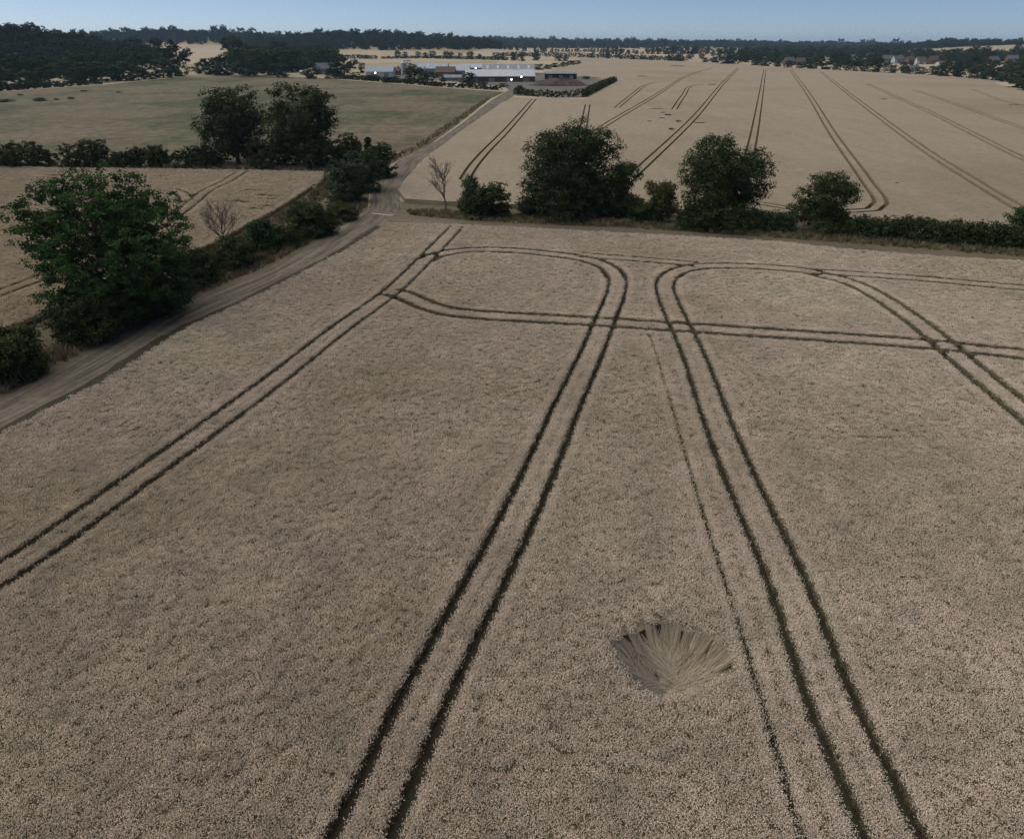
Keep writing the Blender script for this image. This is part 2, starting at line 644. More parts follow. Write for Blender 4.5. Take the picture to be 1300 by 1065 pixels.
# dark gaps between the leaning sheaves: angle, half width at the rim, where they start
NOTCH = np.array([(2.66, 0.13, 0.40), (2.36, 0.07, 0.6), (2.08, 0.20, 0.55), (1.79, 0.22, 0.30), (1.52, 0.20, 0.62), (1.17, 0.11, 0.5), (0.74, 0.08, 0.66)])


def notch_shapes():
    out = []
    H_ = np.array(HOLE) - PATCH_C
    ang = np.arctan2(H_[:, 1], H_[:, 0])
    for a, w, s0 in NOTCH:
        r = np.hypot(*H_[np.abs(ang - a).argmin()])
        d_ = np.array([math.cos(a), math.sin(a)])
        n_ = np.array([-d_[1], d_[0]])
        tip = 0.2 + 3.6 * w
        out.append([tuple(PATCH_C + d_ * (r - 0.25) + n_ * w * 1.3), tuple(PATCH_C + d_ * (r + tip)), tuple(PATCH_C + d_ * (r - 0.25) - n_ * w * 1.3)])
    return out


NOTCHES = notch_shapes()


def crop_slab(name, outline, trams, top, bottom, mat, grid=8.0, holes=(), kind=None, parent=None, widen=0.0):
    """standing crop with the wheelings cut out of it"""
    pts, edges = [], []

    def chain(ps, closed):
        b_ = len(pts)
        for p in ps:
            pts.append(Vector((float(p[0]), float(p[1]))))
        n = len(ps)
        for i in range(n if closed else n - 1):
            edges.append((b_ + i, b_ + (i + 1) % n))

    chain(outline, True)
    for h in holes:
        chain(h, True)
    for line, w in trams:
        l, r = offset(line, w / 2 + widen), offset(line, -w / 2 - widen)
        chain(list(l) + list(r[::-1]), True)
    xs = [p[0] for p in outline]
    ys = [p[1] for p in outline]
    gx, gy = np.meshgrid(np.arange(min(xs), max(xs), grid), np.arange(min(ys), max(ys), grid))
    gx, gy = gx.ravel(), gy.ravel()
    k = inside(outline, gx, gy)
    for a, b_ in zip(gx[k], gy[k]):
        pts.append(Vector((a, b_)))
    vs, es, fs, *_ = delaunay_2d_cdt(pts, edges, [], 0, 1e-3)
    V = np.array([(v.x, v.y) for v in vs])
    F = np.array(fs)
    cc = V[F].mean(1)
    keep = inside(outline, cc[:, 0], cc[:, 1])
    for h in holes:
        keep &= ~inside(h, cc[:, 0], cc[:, 1])
    for line, w in trams:
        keep &= dist_to_line(line, cc[:, 0], cc[:, 1]) > w / 2 + widen - 0.01
    F = F[keep]
    # turn all faces upwards
    a, b_, c_ = V[F[:, 0]], V[F[:, 1]], V[F[:, 2]]
    cr = (b_[:, 0] - a[:, 0]) * (c_[:, 1] - a[:, 1]) - (b_[:, 1] - a[:, 1]) * (c_[:, 0] - a[:, 0])
    F[cr < 0] = F[cr < 0][:, ::-1]
    E = np.concatenate([F[:, [0, 1]], F[:, [1, 2]], F[:, [2, 0]]])
    key = np.sort(E, 1)
    _, inv, cnt = np.unique(key, axis=0, return_inverse=True, return_counts=True)
    B = E[cnt[inv.ravel()] == 1]
    Zt = terrain(V[:, 0], V[:, 1])
    n = len(V)
    verts = np.concatenate([np.column_stack([V, Zt + top]), np.column_stack([V, Zt + bottom])])
    Q = np.column_stack([B[:, 1], B[:, 0], B[:, 0] + n, B[:, 1] + n])
    me = mesh_np(name, verts, [F, Q], [mat])
    return link(name, me, parent=parent, kind=kind)


# soil under the near wheat, then the shaded lower stems, then the plants
sheet('field_soil', NEAR, 0.006, M['soil'], 15.0)

# ------------------------------------------------------------------ scatter by geometry nodes (stuff only)
def scatter(name, pts, sc, rz, ti, protos, label=None, cat=None, parent=None, tilt=0.12, seed=3, szr=None):
    pts = np.asarray(pts, np.float32)
    me = bpy.data.meshes.new(name)
    me.vertices.add(len(pts))
    me.vertices.foreach_set('co', pts.ravel())
    rng = np.random.default_rng(seed)
    rot = np.column_stack([rng.normal(0, tilt, len(pts)), rng.normal(0, tilt, len(pts)), rz]).astype(np.float32)
    s3 = np.column_stack([sc, sc, sc * (szr if szr is not None else 1.0)]).astype(np.float32)
    for nm, ty, arr in (('inst_rot', 'FLOAT_VECTOR', rot), ('inst_scale', 'FLOAT_VECTOR', s3)):
        at = me.attributes.new(nm, ty, 'POINT')
        at.data.foreach_set('vector', arr.ravel())
    at = me.attributes.new('inst_pick', 'INT', 'POINT')
    at.data.foreach_set('value', np.asarray(ti, np.int32))
    coll = bpy.data.collections.new(name + '_source')
    for p in protos:
        coll.objects.link(p)
    ng = bpy.data.node_groups.new(name + '_nodes', 'GeometryNodeTree')
    ng.interface.new_socket('Geometry', in_out='INPUT', socket_type='NodeSocketGeometry')
    ng.interface.new_socket('Geometry', in_out='OUTPUT', socket_type='NodeSocketGeometry')
    gi, go = ng.nodes.new('NodeGroupInput'), ng.nodes.new('NodeGroupOutput')
    ci = ng.nodes.new('GeometryNodeCollectionInfo')
    ci.inputs['Collection'].default_value = coll
    ci.inputs['Separate Children'].default_value = True
    ci.inputs['Reset Children'].default_value = True
    ip = ng.nodes.new('GeometryNodeInstanceOnPoints')
    ip.inputs['Pick Instance'].default_value = True

    def attr(nm, ty):
        n = ng.nodes.new('GeometryNodeInputNamedAttribute')
        n.data_type = ty
        n.inputs['Name'].default_value = nm
        return n.outputs['Attribute']
    ng.links.new(gi.outputs[0], ip.inputs['Points'])
    ng.links.new(ci.outputs[0], ip.inputs['Instance'])
    ng.links.new(attr('inst_pick', 'INT'), ip.inputs['Instance Index'])
    er = ng.nodes.new('FunctionNodeEulerToRotation')
    ng.links.new(attr('inst_rot', 'FLOAT_VECTOR'), er.inputs[0])
    ng.links.new(er.outputs[0], ip.inputs['Rotation'])
    ng.links.new(attr('inst_scale', 'FLOAT_VECTOR'), ip.inputs['Scale'])
    ng.links.new(ip.outputs[0], go.inputs[0])
    o = link(name, me, parent=parent, label=label, cat=cat, kind='stuff')
    md = o.modifiers.new('scatter', 'NODES')
    md.node_group = ng
    return o


def wheat_tuft(seed, n=46, rad=0.21, mat='wheat'):
    """a clump of ripe wheat: straws, leaf blades and ears"""
    rng = np.random.default_rng(seed)
    v, t, tint = [], [], []
    for i in range(n):
        a, r = rng.uniform(0, 2 * math.pi), rad * math.sqrt(rng.random())
        x, y = r * math.cos(a), r * math.sin(a)
        h = rng.normal(0.68, 0.035)
        lean = rng.normal(0, 0.06, 2)
        tx, ty = x + lean[0], y + lean[1]
        # straw
        b_ = len(v)
        w = 0.006
        q = rng.uniform(0, math.pi)
        v += [(x - w * math.cos(q), y - w * math.sin(q), 0.1), (x + w * math.cos(q), y + w * math.sin(q), 0.1), (tx, ty, h)]
        t.append((b_, b_ + 1, b_ + 2))
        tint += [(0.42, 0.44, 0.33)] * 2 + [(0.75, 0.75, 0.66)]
        # leaf blade
        if i % 2 == 0:
            b_ = len(v)
            q = rng.uniform(0, 2 * math.pi)
            z0 = rng.uniform(0.3, 0.5)
            L = rng.uniform(0.1, 0.18)
            v += [(x, y, z0), (x + L * math.cos(q) * 0.5 + 0.01, y + L * math.sin(q) * 0.5, z0 + 0.06), (x + L * math.cos(q), y + L * math.sin(q), z0 - 0.02)]
            t.append((b_, b_ + 1, b_ + 2))
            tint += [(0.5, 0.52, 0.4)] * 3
        # ear: a nodding four-sided spindle
        b_ = len(v)
        L = rng.uniform(0.09, 0.13)
        q = rng.uniform(0, 2 * math.pi)
        nod = rng.uniform(0.1, 1.1)
        d_ = np.array([math.cos(q) * math.sin(nod), math.sin(q) * math.sin(nod), math.cos(nod)])
        s_ = np.array([-math.sin(q), math.cos(q), 0])
        u_ = np.cross(d_, s_)
        p0 = np.array([tx, ty, h])
        m_ = p0 + d_ * L * 0.4
        e = 0.0145
        k = rng.uniform(0.78, 1.17)
        v += [tuple(p0), tuple(m_ + s_ * e), tuple(m_ + u_ * e), tuple(m_ - s_ * e), tuple(m_ - u_ * e), tuple(p0 + d_ * L)]
        for j in range(4):
            j2 = (j + 1) % 4
            t += [(b_, b_ + 1 + j2, b_ + 1 + j), (b_ + 5, b_ + 1 + j, b_ + 1 + j2)]
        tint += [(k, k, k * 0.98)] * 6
    me = mesh_np('wheat_clump', v, [np.array(t)], [M[mat]])
    ca = me.color_attributes.new('tint', 'FLOAT_COLOR', 'POINT')
    ca.data.foreach_set('color', np.column_stack([np.array(tint), np.ones(len(tint))]).astype(np.float32).ravel())
    return bpy.data.objects.new('wheat_clump', me)


tufts = [wheat_tuft(100 + i) for i in range(5)]
rng = np.random.default_rng(11)


def jitter_grid(x0, x1, y0, y1, s):
    gx, gy = np.meshgrid(np.arange(x0, x1, s), np.arange(y0, y1, s))
    gx = gx.ravel() + rng.uniform(-0.5, 0.5, gx.size) * s
    gy = gy.ravel() + rng.uniform(-0.5, 0.5, gy.size) * s
    return gx, gy


def view_wedge(x, y, margin=8):
    return np.abs(x) < y * 0.80 + margin + 12


def crop_points(outline, trams, bands, holes=(), clear=0.03):
    X, Y, S = [], [], []
    ox = [p[0] for p in outline]
    for y0, y1, s, sc in bands:
        w = y1 * 0.8 + 22
        gx, gy = jitter_grid(max(min(ox), -w), min(max(ox), w), y0, y1, s)
        k = view_wedge(gx, gy) & inside(outline, gx, gy)
        for h in holes:
            k &= ~inside(h, gx, gy)
        gx, gy = gx[k], gy[k]
        for line, wd in trams:
            lo, hi = line.min(0) - 2, line.max(0) + 2
            c = (gx > lo[0]) & (gx < hi[0]) & (gy > lo[1]) & (gy < hi[1])
            dd = np.full(gx.shape, 9.0)
            if c.any():
                dd[c] = dist_to_line(line, gx[c], gy[c])
            k = dd > wd / 2 + 0.27 * sc
            gx, gy = gx[k], gy[k]
        ex, ey = [gx], [gy]
        for j, (line, wd) in enumerate(trams):
            sl = np.concatenate([[0], np.cumsum(np.linalg.norm(np.diff(line, axis=0), axis=1))])
            for sg in (-1, 1):
                for row in (0.12, 0.30):
                    o_ = offset(line, sg * (wd / 2 + row * sc))
                    t_ = np.arange(0, sl[-1], 0.17 * sc)
                    t_ = t_ + rng.uniform(-0.05, 0.05, len(t_))
                    x_ = np.interp(t_, sl, o_[:, 0]) + rng.normal(0, 0.025, len(t_))
                    y_ = np.interp(t_, sl, o_[:, 1]) + rng.normal(0, 0.025, len(t_))
                    q_ = view_wedge(x_, y_) & (y_ >= y0) & (y_ < y1) & inside(outline, x_, y_)
                    for h in holes:
                        q_ &= ~inside(h, x_, y_)
                    x_, y_ = x_[q_], y_[q_]
                    for i2, (l2, w2) in enumerate(trams):
                        if i2 != j and len(x_):
                            q_ = dist_to_line(l2, x_, y_) > w2 / 2 + 0.10
                            x_, y_ = x_[q_], y_[q_]
                    ex.append(x_)
                    ey.append(y_)
        gx, gy = np.concatenate(ex), np.concatenate(ey)
        X.append(gx)
        Y.append(gy)
        S.append(np.full(gx.shape, sc) * rng.normal(1, 0.04, gx.size))
    return np.concatenate(X), np.concatenate(Y), np.concatenate(S)


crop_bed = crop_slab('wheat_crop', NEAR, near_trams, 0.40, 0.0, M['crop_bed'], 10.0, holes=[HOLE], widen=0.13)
crop_bed['kind'] = 'stuff'
crop_bed['label'] = 'ripe wheat standing across the big near field with tramlines'
crop_bed['category'] = 'wheat'
X, Y, S = crop_points(NEAR, near_trams, [(4, 40, 0.235, 0.95), (40, 70, 0.29, 1.05), (70, 150, 0.34, 1.15)], holes=[HOLE] + NOTCHES)
szr = 0.92 / S * rng.normal(1, 0.05, len(S))
print('near tufts', len(X))
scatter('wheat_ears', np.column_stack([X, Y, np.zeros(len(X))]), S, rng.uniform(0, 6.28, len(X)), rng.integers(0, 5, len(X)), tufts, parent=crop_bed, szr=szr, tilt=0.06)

# ------------------------------------------------------------------ flattened patch in the near wheat
def build_patch():
    rg = np.random.default_rng(21)
    c0 = PATCH_C
    P = np.array(HOLE)
    L = len(P)
    rings = 8
    verts, quads = [], []
    for i in range(rings + 1):
        f = i / rings
        for k in range(L):
            p = c0 + (P[k] - c0) * f * 1.03
            verts.append((p[0], p[1], 0.03 + 0.10 * f + 0.02 * math.sin(k * 1.7 + i) * (i > 0)))
    for i in range(rings):
        for k in range(L):
            k2 = (k + 1) % L
            quads.append((i * L + k, i * L + k2, (i + 1) * L + k2, (i + 1) * L + k))
    sv, t, tint = [], [], []
    rims = np.hypot(*(P - c0).T)
    angs = np.arctan2(*(P - c0).T[::-1])

    def straw(a0, z0, a1, z1, pr, w, col):
        b_ = len(sv)
        sv.extend([(a0[0] - pr[0] * w, a0[1] - pr[1] * w, z0), (a0[0] + pr[0] * w, a0[1] + pr[1] * w, z0), (a1[0] + pr[0] * w * 0.6, a1[1] + pr[1] * w * 0.6, z1), (a1[0] - pr[0] * w * 0.6, a1[1] - pr[1] * w * 0.6, z1)])
        tint.extend([tuple(col)] * 4)
        t.append((b_, b_ + 1, b_ + 2, b_ + 3))

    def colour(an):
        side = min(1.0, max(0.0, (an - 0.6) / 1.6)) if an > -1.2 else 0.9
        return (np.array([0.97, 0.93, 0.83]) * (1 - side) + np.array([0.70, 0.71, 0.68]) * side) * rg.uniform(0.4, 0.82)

    def in_notch(an, r, rim):
        cut = np.abs(NOTCH[:, 0] - an)
        j = int(cut.argmin())
        f = r / rim
        return cut[j] * r < NOTCH[j, 1] * (f - NOTCH[j, 2]) / (1 - NOTCH[j, 2])
    # straws pressed to the ground
    for i in range(9000):
        k = rg.integers(0, L)
        p = P[k] + (P[(k + 1) % L] - P[k]) * rg.random()
        v_ = p - c0
        rim = np.hypot(*v_)
        an = math.atan2(v_[1], v_[0])
        r0 = max(0.02, (rg.uniform(0.0, 1.0) ** 0.7 * 0.95) * rim - 0.25)
        if in_notch(an, r0 + 0.25, rim):
            continue
        bund = 0.5 + 0.5 * math.sin(an * 15 + 2.2 * math.sin(an * 5))
        if bund < 0.32 and rg.random() < 0.9:
            continue
        an2 = an + rg.normal(0, 0.16)
        r1 = min(r0 + rg.uniform(0.35, 0.75), rim * 1.02)
        dr = np.array([math.cos(an2), math.sin(an2)])
        pr = np.array([-dr[1], dr[0]])
        zb = 0.03 + 0.12 * bund
        oj = np.array([0.55 * math.sin(an * 4.0 + 1.0) * (1 - r0 / rim), 0.12 * math.sin(an * 7) * (1 - r0 / rim)])
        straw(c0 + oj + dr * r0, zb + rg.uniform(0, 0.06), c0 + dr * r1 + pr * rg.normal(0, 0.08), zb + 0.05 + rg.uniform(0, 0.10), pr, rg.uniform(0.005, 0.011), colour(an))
    # sheaves that lean in from the far rim, dark gaps left between them
    for i in range(5600):
        an = rg.uniform(0.35, 2.85)
        rim = np.interp(an, angs[np.argsort(angs)], rims[np.argsort(angs)])
        if in_notch(an, rim * 0.97, rim):
            continue
        jag = 0.55 + 0.45 * math.sin(an * 13 + 1.0) * math.sin(an * 29)
        dr = np.array([math.cos(an), math.sin(an)])
        pr = np.array([-dr[1], dr[0]])
        top = rim + rg.uniform(-0.10, 0.22)
        reach = rg.uniform(0.1, 0.5) + 0.7 * max(0.0, jag)
        z1 = 0.60 - 0.12 * rg.random()
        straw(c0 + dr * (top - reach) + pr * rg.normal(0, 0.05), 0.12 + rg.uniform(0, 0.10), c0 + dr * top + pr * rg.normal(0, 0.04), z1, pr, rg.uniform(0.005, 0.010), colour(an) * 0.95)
    me = mesh_np('flattened_wheat', verts, [np.array(quads)], [M['soil']], smooth=True)
    o = link('flattened_wheat', me, label='flattened hollow of pressed wheat fanning out between the tramlines', cat='flattened wheat', kind='stuff')
    me2 = mesh_np('pressed_straw', sv, [np.array(t)], [M['wheat']])
    ca = me2.color_attributes.new('tint', 'FLOAT_COLOR', 'POINT')
    ca.data.foreach_set('color', np.column_stack([np.array(tint), np.ones(len(tint))]).astype(np.float32).ravel())
    link('pressed_straw', me2, parent=o, kind='stuff')


build_patch()

# ------------------------------------------------------------------ other fields, pasture, tracks
# wheat field on the left beyond the hedge
LEFT_PX = [(-260, 214), (0, 214), (100, 216), (210, 217), (330, 219), (412, 221), (408, 232), (385, 250), (350, 272), (300, 300), (240, 330), (120, 375), (0, 425), (-260, 530)]
LEFT = poly(LEFT_PX, 0.3)
left_trams = []
tram([(306, 219), (285, 232), (262, 243), (246, 256), (225, 272), (170, 305), (60, 350), (0, 372)], 0.9, store=left_trams, z=0.7, ext1=30)
tram([(-100, 243), (0, 240), (60, 238), (150, 241), (205, 240), (228, 245), (238, 256)], 0.95, store=left_trams, z=0.7)
tram([(404, 236), (380, 253), (352, 270), (300, 298), (235, 332)], 0.8, gauge=0.9, store=left_trams, z=0.7)
crop_left = crop_slab('wheat_field', LEFT, left_trams, 0.40, 0.0, M['crop_bed'], 12.0, widen=0.12)
crop_left['kind'] = 'stuff'
crop_left['label'] = 'ripe wheat in the left field behind the hedge trees'
crop_left['category'] = 'wheat'
sheet('field_soil', poly([(-300, 209), (0, 209), (420, 217), (425, 235), (395, 262), (300, 312), (100, 395), (0, 445), (-300, 560)]), 0.005, M['verge'], 20.0)
# laid crop in the left field: small gaps
lodged = [[G(a + rng.uniform(-9, 9), b_ + rng.uniform(-1.5, 1.5), 0.5) for _ in range(1)][0] for a, b_ in [(325, 250), (338, 254), (350, 251), (312, 262), (330, 266), (345, 262), (300, 258), (60, 226), (75, 224), (210, 226), (330, 243)]]
X, Y, S = crop_points(LEFT, left_trams, [(40, 90, 0.36, 1.2), (90, 190, 0.52, 1.5)])
k = np.ones(len(X), bool)
for p in lodged:
    k &= ((X - p[0]) / rng.uniform(1.0, 2.6)) ** 2 + ((Y - p[1]) / rng.uniform(0.4, 0.9)) ** 2 > 1
X, Y, S = X[k], Y[k], S[k]
scatter('wheat_ears', np.column_stack([X, Y, np.zeros(len(X))]), S, rng.uniform(0, 6.28, len(X)), rng.integers(0, 5, len(X)), [wheat_tuft(200 + i, mat='wheat_gold') for i in range(5)], parent=crop_left, szr=np.where(S > 1.35, 0.70, 0.85), seed=8)

# great field on the right beyond the hedge
FAR_PX = [(514, 255), (506, 244), (514, 230), (543, 201), (584, 169), (637, 132), (652, 125), (700, 126), (742, 127), (762, 117), (784, 104), (760, 99), (705, 96), (700, 89), (735, 82), (735, 73.5), (800, 76), (890, 79.5), (940, 81.5), (1000, 86.5), (1100, 92), (1200, 97), (1262, 104), (1268, 109), (1300, 114), (1420, 128), (1420, 300), (1300, 296), (1100, 282), (960, 272), (800, 266), (640, 262), (560, 258)]
FAR = poly(FAR_PX, 0.4)
far_trams = []


def ftram(px, w=0.55, step=6):
    tram(px, w, store=far_trams, z=0.75, step=step)


ftram([(590, 228), (600, 212), (617, 192), (640, 169), (678, 126)], 0.6, 2)
ftram([(734, 215), (742, 156), (746, 133)])
ftram([(720, 195), (764, 162), (828, 124), (876, 95), (905, 86.5)])
ftram([(783, 137), (805, 119), (823, 107), (838, 104.3), (852, 104)])
ftram([(856, 139), (868, 121), (880, 109), (896, 107.5)])
ftram([(770, 255), (807, 220), (879, 152), (917, 107), (937, 87)])
ftram([(935, 262), (955, 182), (965, 127), (971, 88.5)])
ftram([(965, 258), (1000, 264), (1083, 268), (1108, 266), (1118, 258), (1100, 229), (1059, 172), (1028, 122), (1004, 89)], 0.75, 3)
ftram([(1310, 272), (1284, 258), (1244, 234), (1186, 198), (1135, 162), (1084, 124), (1043, 92)], 0.95)
ftram([(1360, 226), (1297, 200), (1236, 170), (1186, 145), (1148, 128), (1102, 107)], 1.1)
ftram([(1400, 192), (1297, 162), (1224, 136), (1160, 114)], 1.1)
ftram([(1400, 156), (1280, 130), (1236, 114)], 0.9)
gaps = [[G(x + a, y + b_, 0.75) for a, b_ in [(-w, 0), (-w * 0.3, -h), (w * 0.5, -h * 0.8), (w, 0.1 * h), (w * 0.3, h), (-w * 0.6, h * 0.7)]] for x, y, w, h in
        [(842, 143, 4, 0.6), (849, 146, 6, 1.2), (841, 150, 5, 0.8), (862, 154, 5, 1.4), (853, 164, 5, 1.5), (889, 156, 10, 0.7), (825, 154, 4, 0.6), (835, 138, 12, 0.5), (1139, 232, 3, 0.7), (905, 107.5, 8, 0.5), (1290, 133, 12, 0.6), (817, 97, 9, 0.6), (861, 84, 13, 0.5), (1122, 126, 7, 0.5)]]
crop_far = crop_slab('wheat_field', FAR, far_trams, 0.75, 0.0, M['crop_far'], 22.0, holes=gaps)
crop_far['kind'] = 'stuff'
crop_far['label'] = 'pale ripe wheat in the wide field behind the centre hedge'
crop_far['category'] = 'wheat'
sheet('field_soil', FAR, 0.05, M['verge'], 22.0)

# pasture
PAST_PX = [(-320, 207), (0, 207), (250, 209), (440, 212), (478, 220), (500, 207), (540, 188), (582, 158), (622, 126), (642, 117), (600, 114.5), (560, 111.5), (500, 106.5), (460, 103.5), (400, 99), (320, 96.5), (230, 98.5), (130, 108), (60, 113), (0, 117), (-320, 132)]
sheet('pasture', poly(PAST_PX), 0.02, M['pasture'], 22.0)

# farm track: along the near field, over the crossing and up to the farm
trk_l = [(-140, 556), (0, 508), (58, 478), (108, 452), (163, 423), (233, 385), (330, 347), (400, 309), (466, 266), (472, 241), (500, 209), (540, 188), (582, 160), (625, 127), (645, 115), (648, 108)]
trk_r = [(-140, 622), (0, 556), (60, 527), (113, 498), (145, 480), (233, 423), (330, 378), (446, 317), (508, 272), (508, 243), (520, 222), (543, 198), (586, 169), (638, 132), (654, 121), (668, 109)]
ribbon('farm_track', poly(trk_l), poly(trk_r), 0.012, M['track'], n=260, ruts=((0.28, 0.06, 0.05), (0.6, 0.06, 0.05), (0.82, 0.05, 0.03)), crown=0.03)
ribbon('headland_path', poly([(488, 268), (560, 279), (640, 284.5), (810, 292), (990, 304.5), (1065, 313), (1185, 322.5), (1300, 329), (1420, 337)]), poly([(493, 286), (560, 288), (640, 291.5), (810, 300.5), (990, 310.5), (1065, 319.5), (1185, 329.5), (1300, 335.5), (1420, 343)]), 0.03, M['path'], n=120, ruts=((0.32, 0.09, 0.06), (0.72, 0.09, 0.06)), crown=0.02, cross=16)
# verge ground
sheet('verge', poly([(-100, 570), (0, 512), (58, 480), (163, 425), (330, 349), (400, 311), (466, 268), (470, 240), (496, 210), (470, 200), (420, 214), (404, 232), (300, 296), (100, 372), (0, 412), (-100, 455)]), 0.009, M['verge'], 6.0, rag=0.15)
sheet('verge', poly([(510, 257), (560, 257), (640, 261), (800, 265), (960, 271), (1100, 281), (1300, 295), (1420, 300), (1420, 338), (1300, 330), (1185, 324), (990, 306), (810, 293), (640, 286), (560, 280), (508, 275)]), 0.058, M['verge'], 8.0, rag=0.15)

# dark strip painting the shade line along the crop edge, in soil colour
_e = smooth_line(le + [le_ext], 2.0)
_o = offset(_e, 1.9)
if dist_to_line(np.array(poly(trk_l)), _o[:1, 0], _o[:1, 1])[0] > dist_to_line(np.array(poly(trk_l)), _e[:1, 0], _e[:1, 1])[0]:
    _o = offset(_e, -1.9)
sheet('crop_edge_shade', [tuple(p) for p in _e] + [tuple(p) for p in _o[::-1]], 0.11, M['soil'], 8.0, rag=0.14, seed=4)

# pale concrete crossing at the junction
def crossing():
    a, b_ = np.array(G(473, 272)), np.array(G(500, 275))
    e = bpy.data.objects.new('culvert_crossing', None)
    COL.objects.link(e)
    mid = (a + b_) / 2
    e.location = (mid[0], mid[1], 0)
    e['label'] = 'pale concrete slabs laid across the track at the junction'
    e['category'] = 'culvert'
    mat = simple('weathered_concrete', (0.32, 0.30, 0.28), 0.3, 2.0)
    d_ = b_ - a
    L_ = np.linalg.norm(d_)
    n_ = 4
    for i in range(n_):
        x0 = -L_ / 2 + L_ * i / n_ + 0.02
        x1 = -L_ / 2 + L_ * (i + 1) / n_ - 0.02
        link('slab', MB().box(x0, x1, -0.30, 0.30, 0.0, 0.13 + 0.01 * (i % 2)).mesh('slab', mat), parent=e)
    e.rotation_euler = (0, 0, math.atan2(d_[1], d_[0]))


crossing()

# ------------------------------------------------------------------ dry grass on the verges
def grass_tuft(seed, n=26, h=0.7, spread=0.35):
    rg = np.random.default_rng(seed)
    v, t = [], []
    for i in range(n):
        a = rg.uniform(0, 2 * math.pi)
        r = spread * rg.random()
        x, y = r * math.cos(a) * 0.6, r * math.sin(a) * 0.6
        hh = h * rg.uniform(0.5, 1.15)
        q = rg.uniform(0, math.pi)
        w = 0.014
        l = rg.uniform(0.05, 0.4) * hh
        b_ = len(v)
        v += [(x - w * math.cos(q), y - w * math.sin(q), 0), (x + w * math.cos(q), y + w * math.sin(q), 0), (x + l * 0.4 * math.cos(a) + w * math.cos(q), y + l * 0.4 * math.sin(a) + w * math.sin(q), hh * 0.65), (x + l * math.cos(a), y + l * math.sin(a), hh)]
        t += [(b_, b_ + 1, b_ + 2), (b_, b_ + 2, b_ + 3)]
    return bpy.data.objects.new('grass_clump', mesh_np('grass_clump', v, [np.array(t)], [M['grass']]))


grass_protos = [grass_tuft(300 + i) for i in range(5)]


def verge_grass(name, label, px, s, sc, seed, avoid=(), thin=0.35):
    P = poly(px)
    xs = [p[0] for p in P]
    ys = [p[1] for p in P]
    gx, gy = jitter_grid(min(xs), max(xs), min(ys), max(ys), s)
    k = inside(P, gx, gy) & (rng.random(gx.size) > thin * (0.5 + 0.5 * np.sin(gx * 0.7) * np.cos(gy * 0.5)))
    gx, gy = gx[k], gy[k]
    o = scatter(name, np.column_stack([gx, gy, np.full(len(gx), 0.0)]), rng.uniform(0.45, 1.25, len(gx)) * sc, rng.uniform(0, 6.28, len(gx)), rng.integers(0, 5, len(gx)), [p.copy() for p in grass_protos], label=label, cat='dry grass', tilt=0.15, seed=seed)
    return o


verge_grass('dry_grass', 'tall dry grass between the left hedge and the dirt track', [(-60, 535), (0, 503), (58, 472), (108, 447), (163, 418), (233, 381), (330, 343), (400, 305), (464, 268), (467, 255), (420, 266), (330, 316), (230, 362), (100, 425), (0, 470), (-60, 500)], 0.42, 0.95, 31, thin=0.4)
verge_grass('dry_grass', 'rough dry grass strip along the foot of the centre hedge', [(516, 268), (560, 268), (640, 273), (810, 283), (990, 295), (1300, 316), (1400, 322), (1400, 331), (1300, 327), (990, 303), (810, 291), (640, 283.5), (560, 278), (520, 274)], 0.40, 0.85, 32, thin=0.15)
verge_grass('dry_grass', 'dry grass strip between pasture hedge and left wheat field', [(-60, 208), (0, 208), (210, 211), (330, 213), (415, 216), (415, 221), (330, 218.5), (210, 216.5), (0, 213.5), (-60, 213)], 0.9, 1.3, 33)
verge_grass('dry_grass', 'dry grass edging the left wheat field beside roadside shrubs', [(412, 222), (428, 240), (400, 262), (330, 305), (230, 345), (235, 333), (300, 302), (352, 274), (388, 252), (408, 236)], 0.5, 1.0, 34)
verge_grass('dry_grass', 'rough grass lining the pasture side of the far track', [(497, 207), (538, 186), (580, 158), (624, 125), (618, 125), (570, 157), (530, 184), (488, 205)], 0.9, 1.0, 35)

# ------------------------------------------------------------------ trees
def leaf_cloud(rg, centres, radii, n, size, clump=0.5, per=24, squash=0.8, shell=0.35, zmin=0.3):
    """leaf faces gathered in clumps over the lobes of a crown; returns verts and quads"""
    centres = np.asarray(centres, float)
    radii = np.asarray(radii, float)
    w = radii ** 2
    nc = max(8, n // per)
    li = rg.choice(len(radii), nc, p=w / w.sum())
    d = rg.normal(size=(nc, 3))
    d[:, 2] += 0.15
    d /= np.linalg.norm(d, axis=1)[:, None]
    rr = radii[li] * rg.random(nc) ** shell
    cp = centres[li] + d * rr[:, None] * np.array([1, 1, squash])
    k = rg.integers(0, nc, n)
    p = cp[k] + rg.normal(0, clump, (n, 3)) * np.array([1, 1, 0.6])
    p[:, 2] = np.maximum(p[:, 2], zmin + 0.3 * rg.random(n))
    # each leaf spray: a bent diamond, its normal leaning up and outwards
    nrm = rg.normal(size=(n, 3)) * 0.55 + d[k] * 0.9 + np.array([0, 0, 0.5])
    nrm /= np.linalg.norm(nrm, axis=1)[:, None]
    a = np.cross(nrm, rg.normal(size=(n, 3)))
    a /= np.maximum(1e-6, np.linalg.norm(a, axis=1))[:, None]
    b_ = np.cross(nrm, a)
    s = size * rg.uniform(0.55, 1.35, n)[:, None]
    v = np.stack([p - a * s, p - b_ * s * 0.55 + nrm * s * 0.12, p + a * s, p + b_ * s * 0.55 + nrm * s * 0.12], 1).reshape(-1, 3)
    q = np.arange(n * 4).reshape(-1, 4)
    return v, q


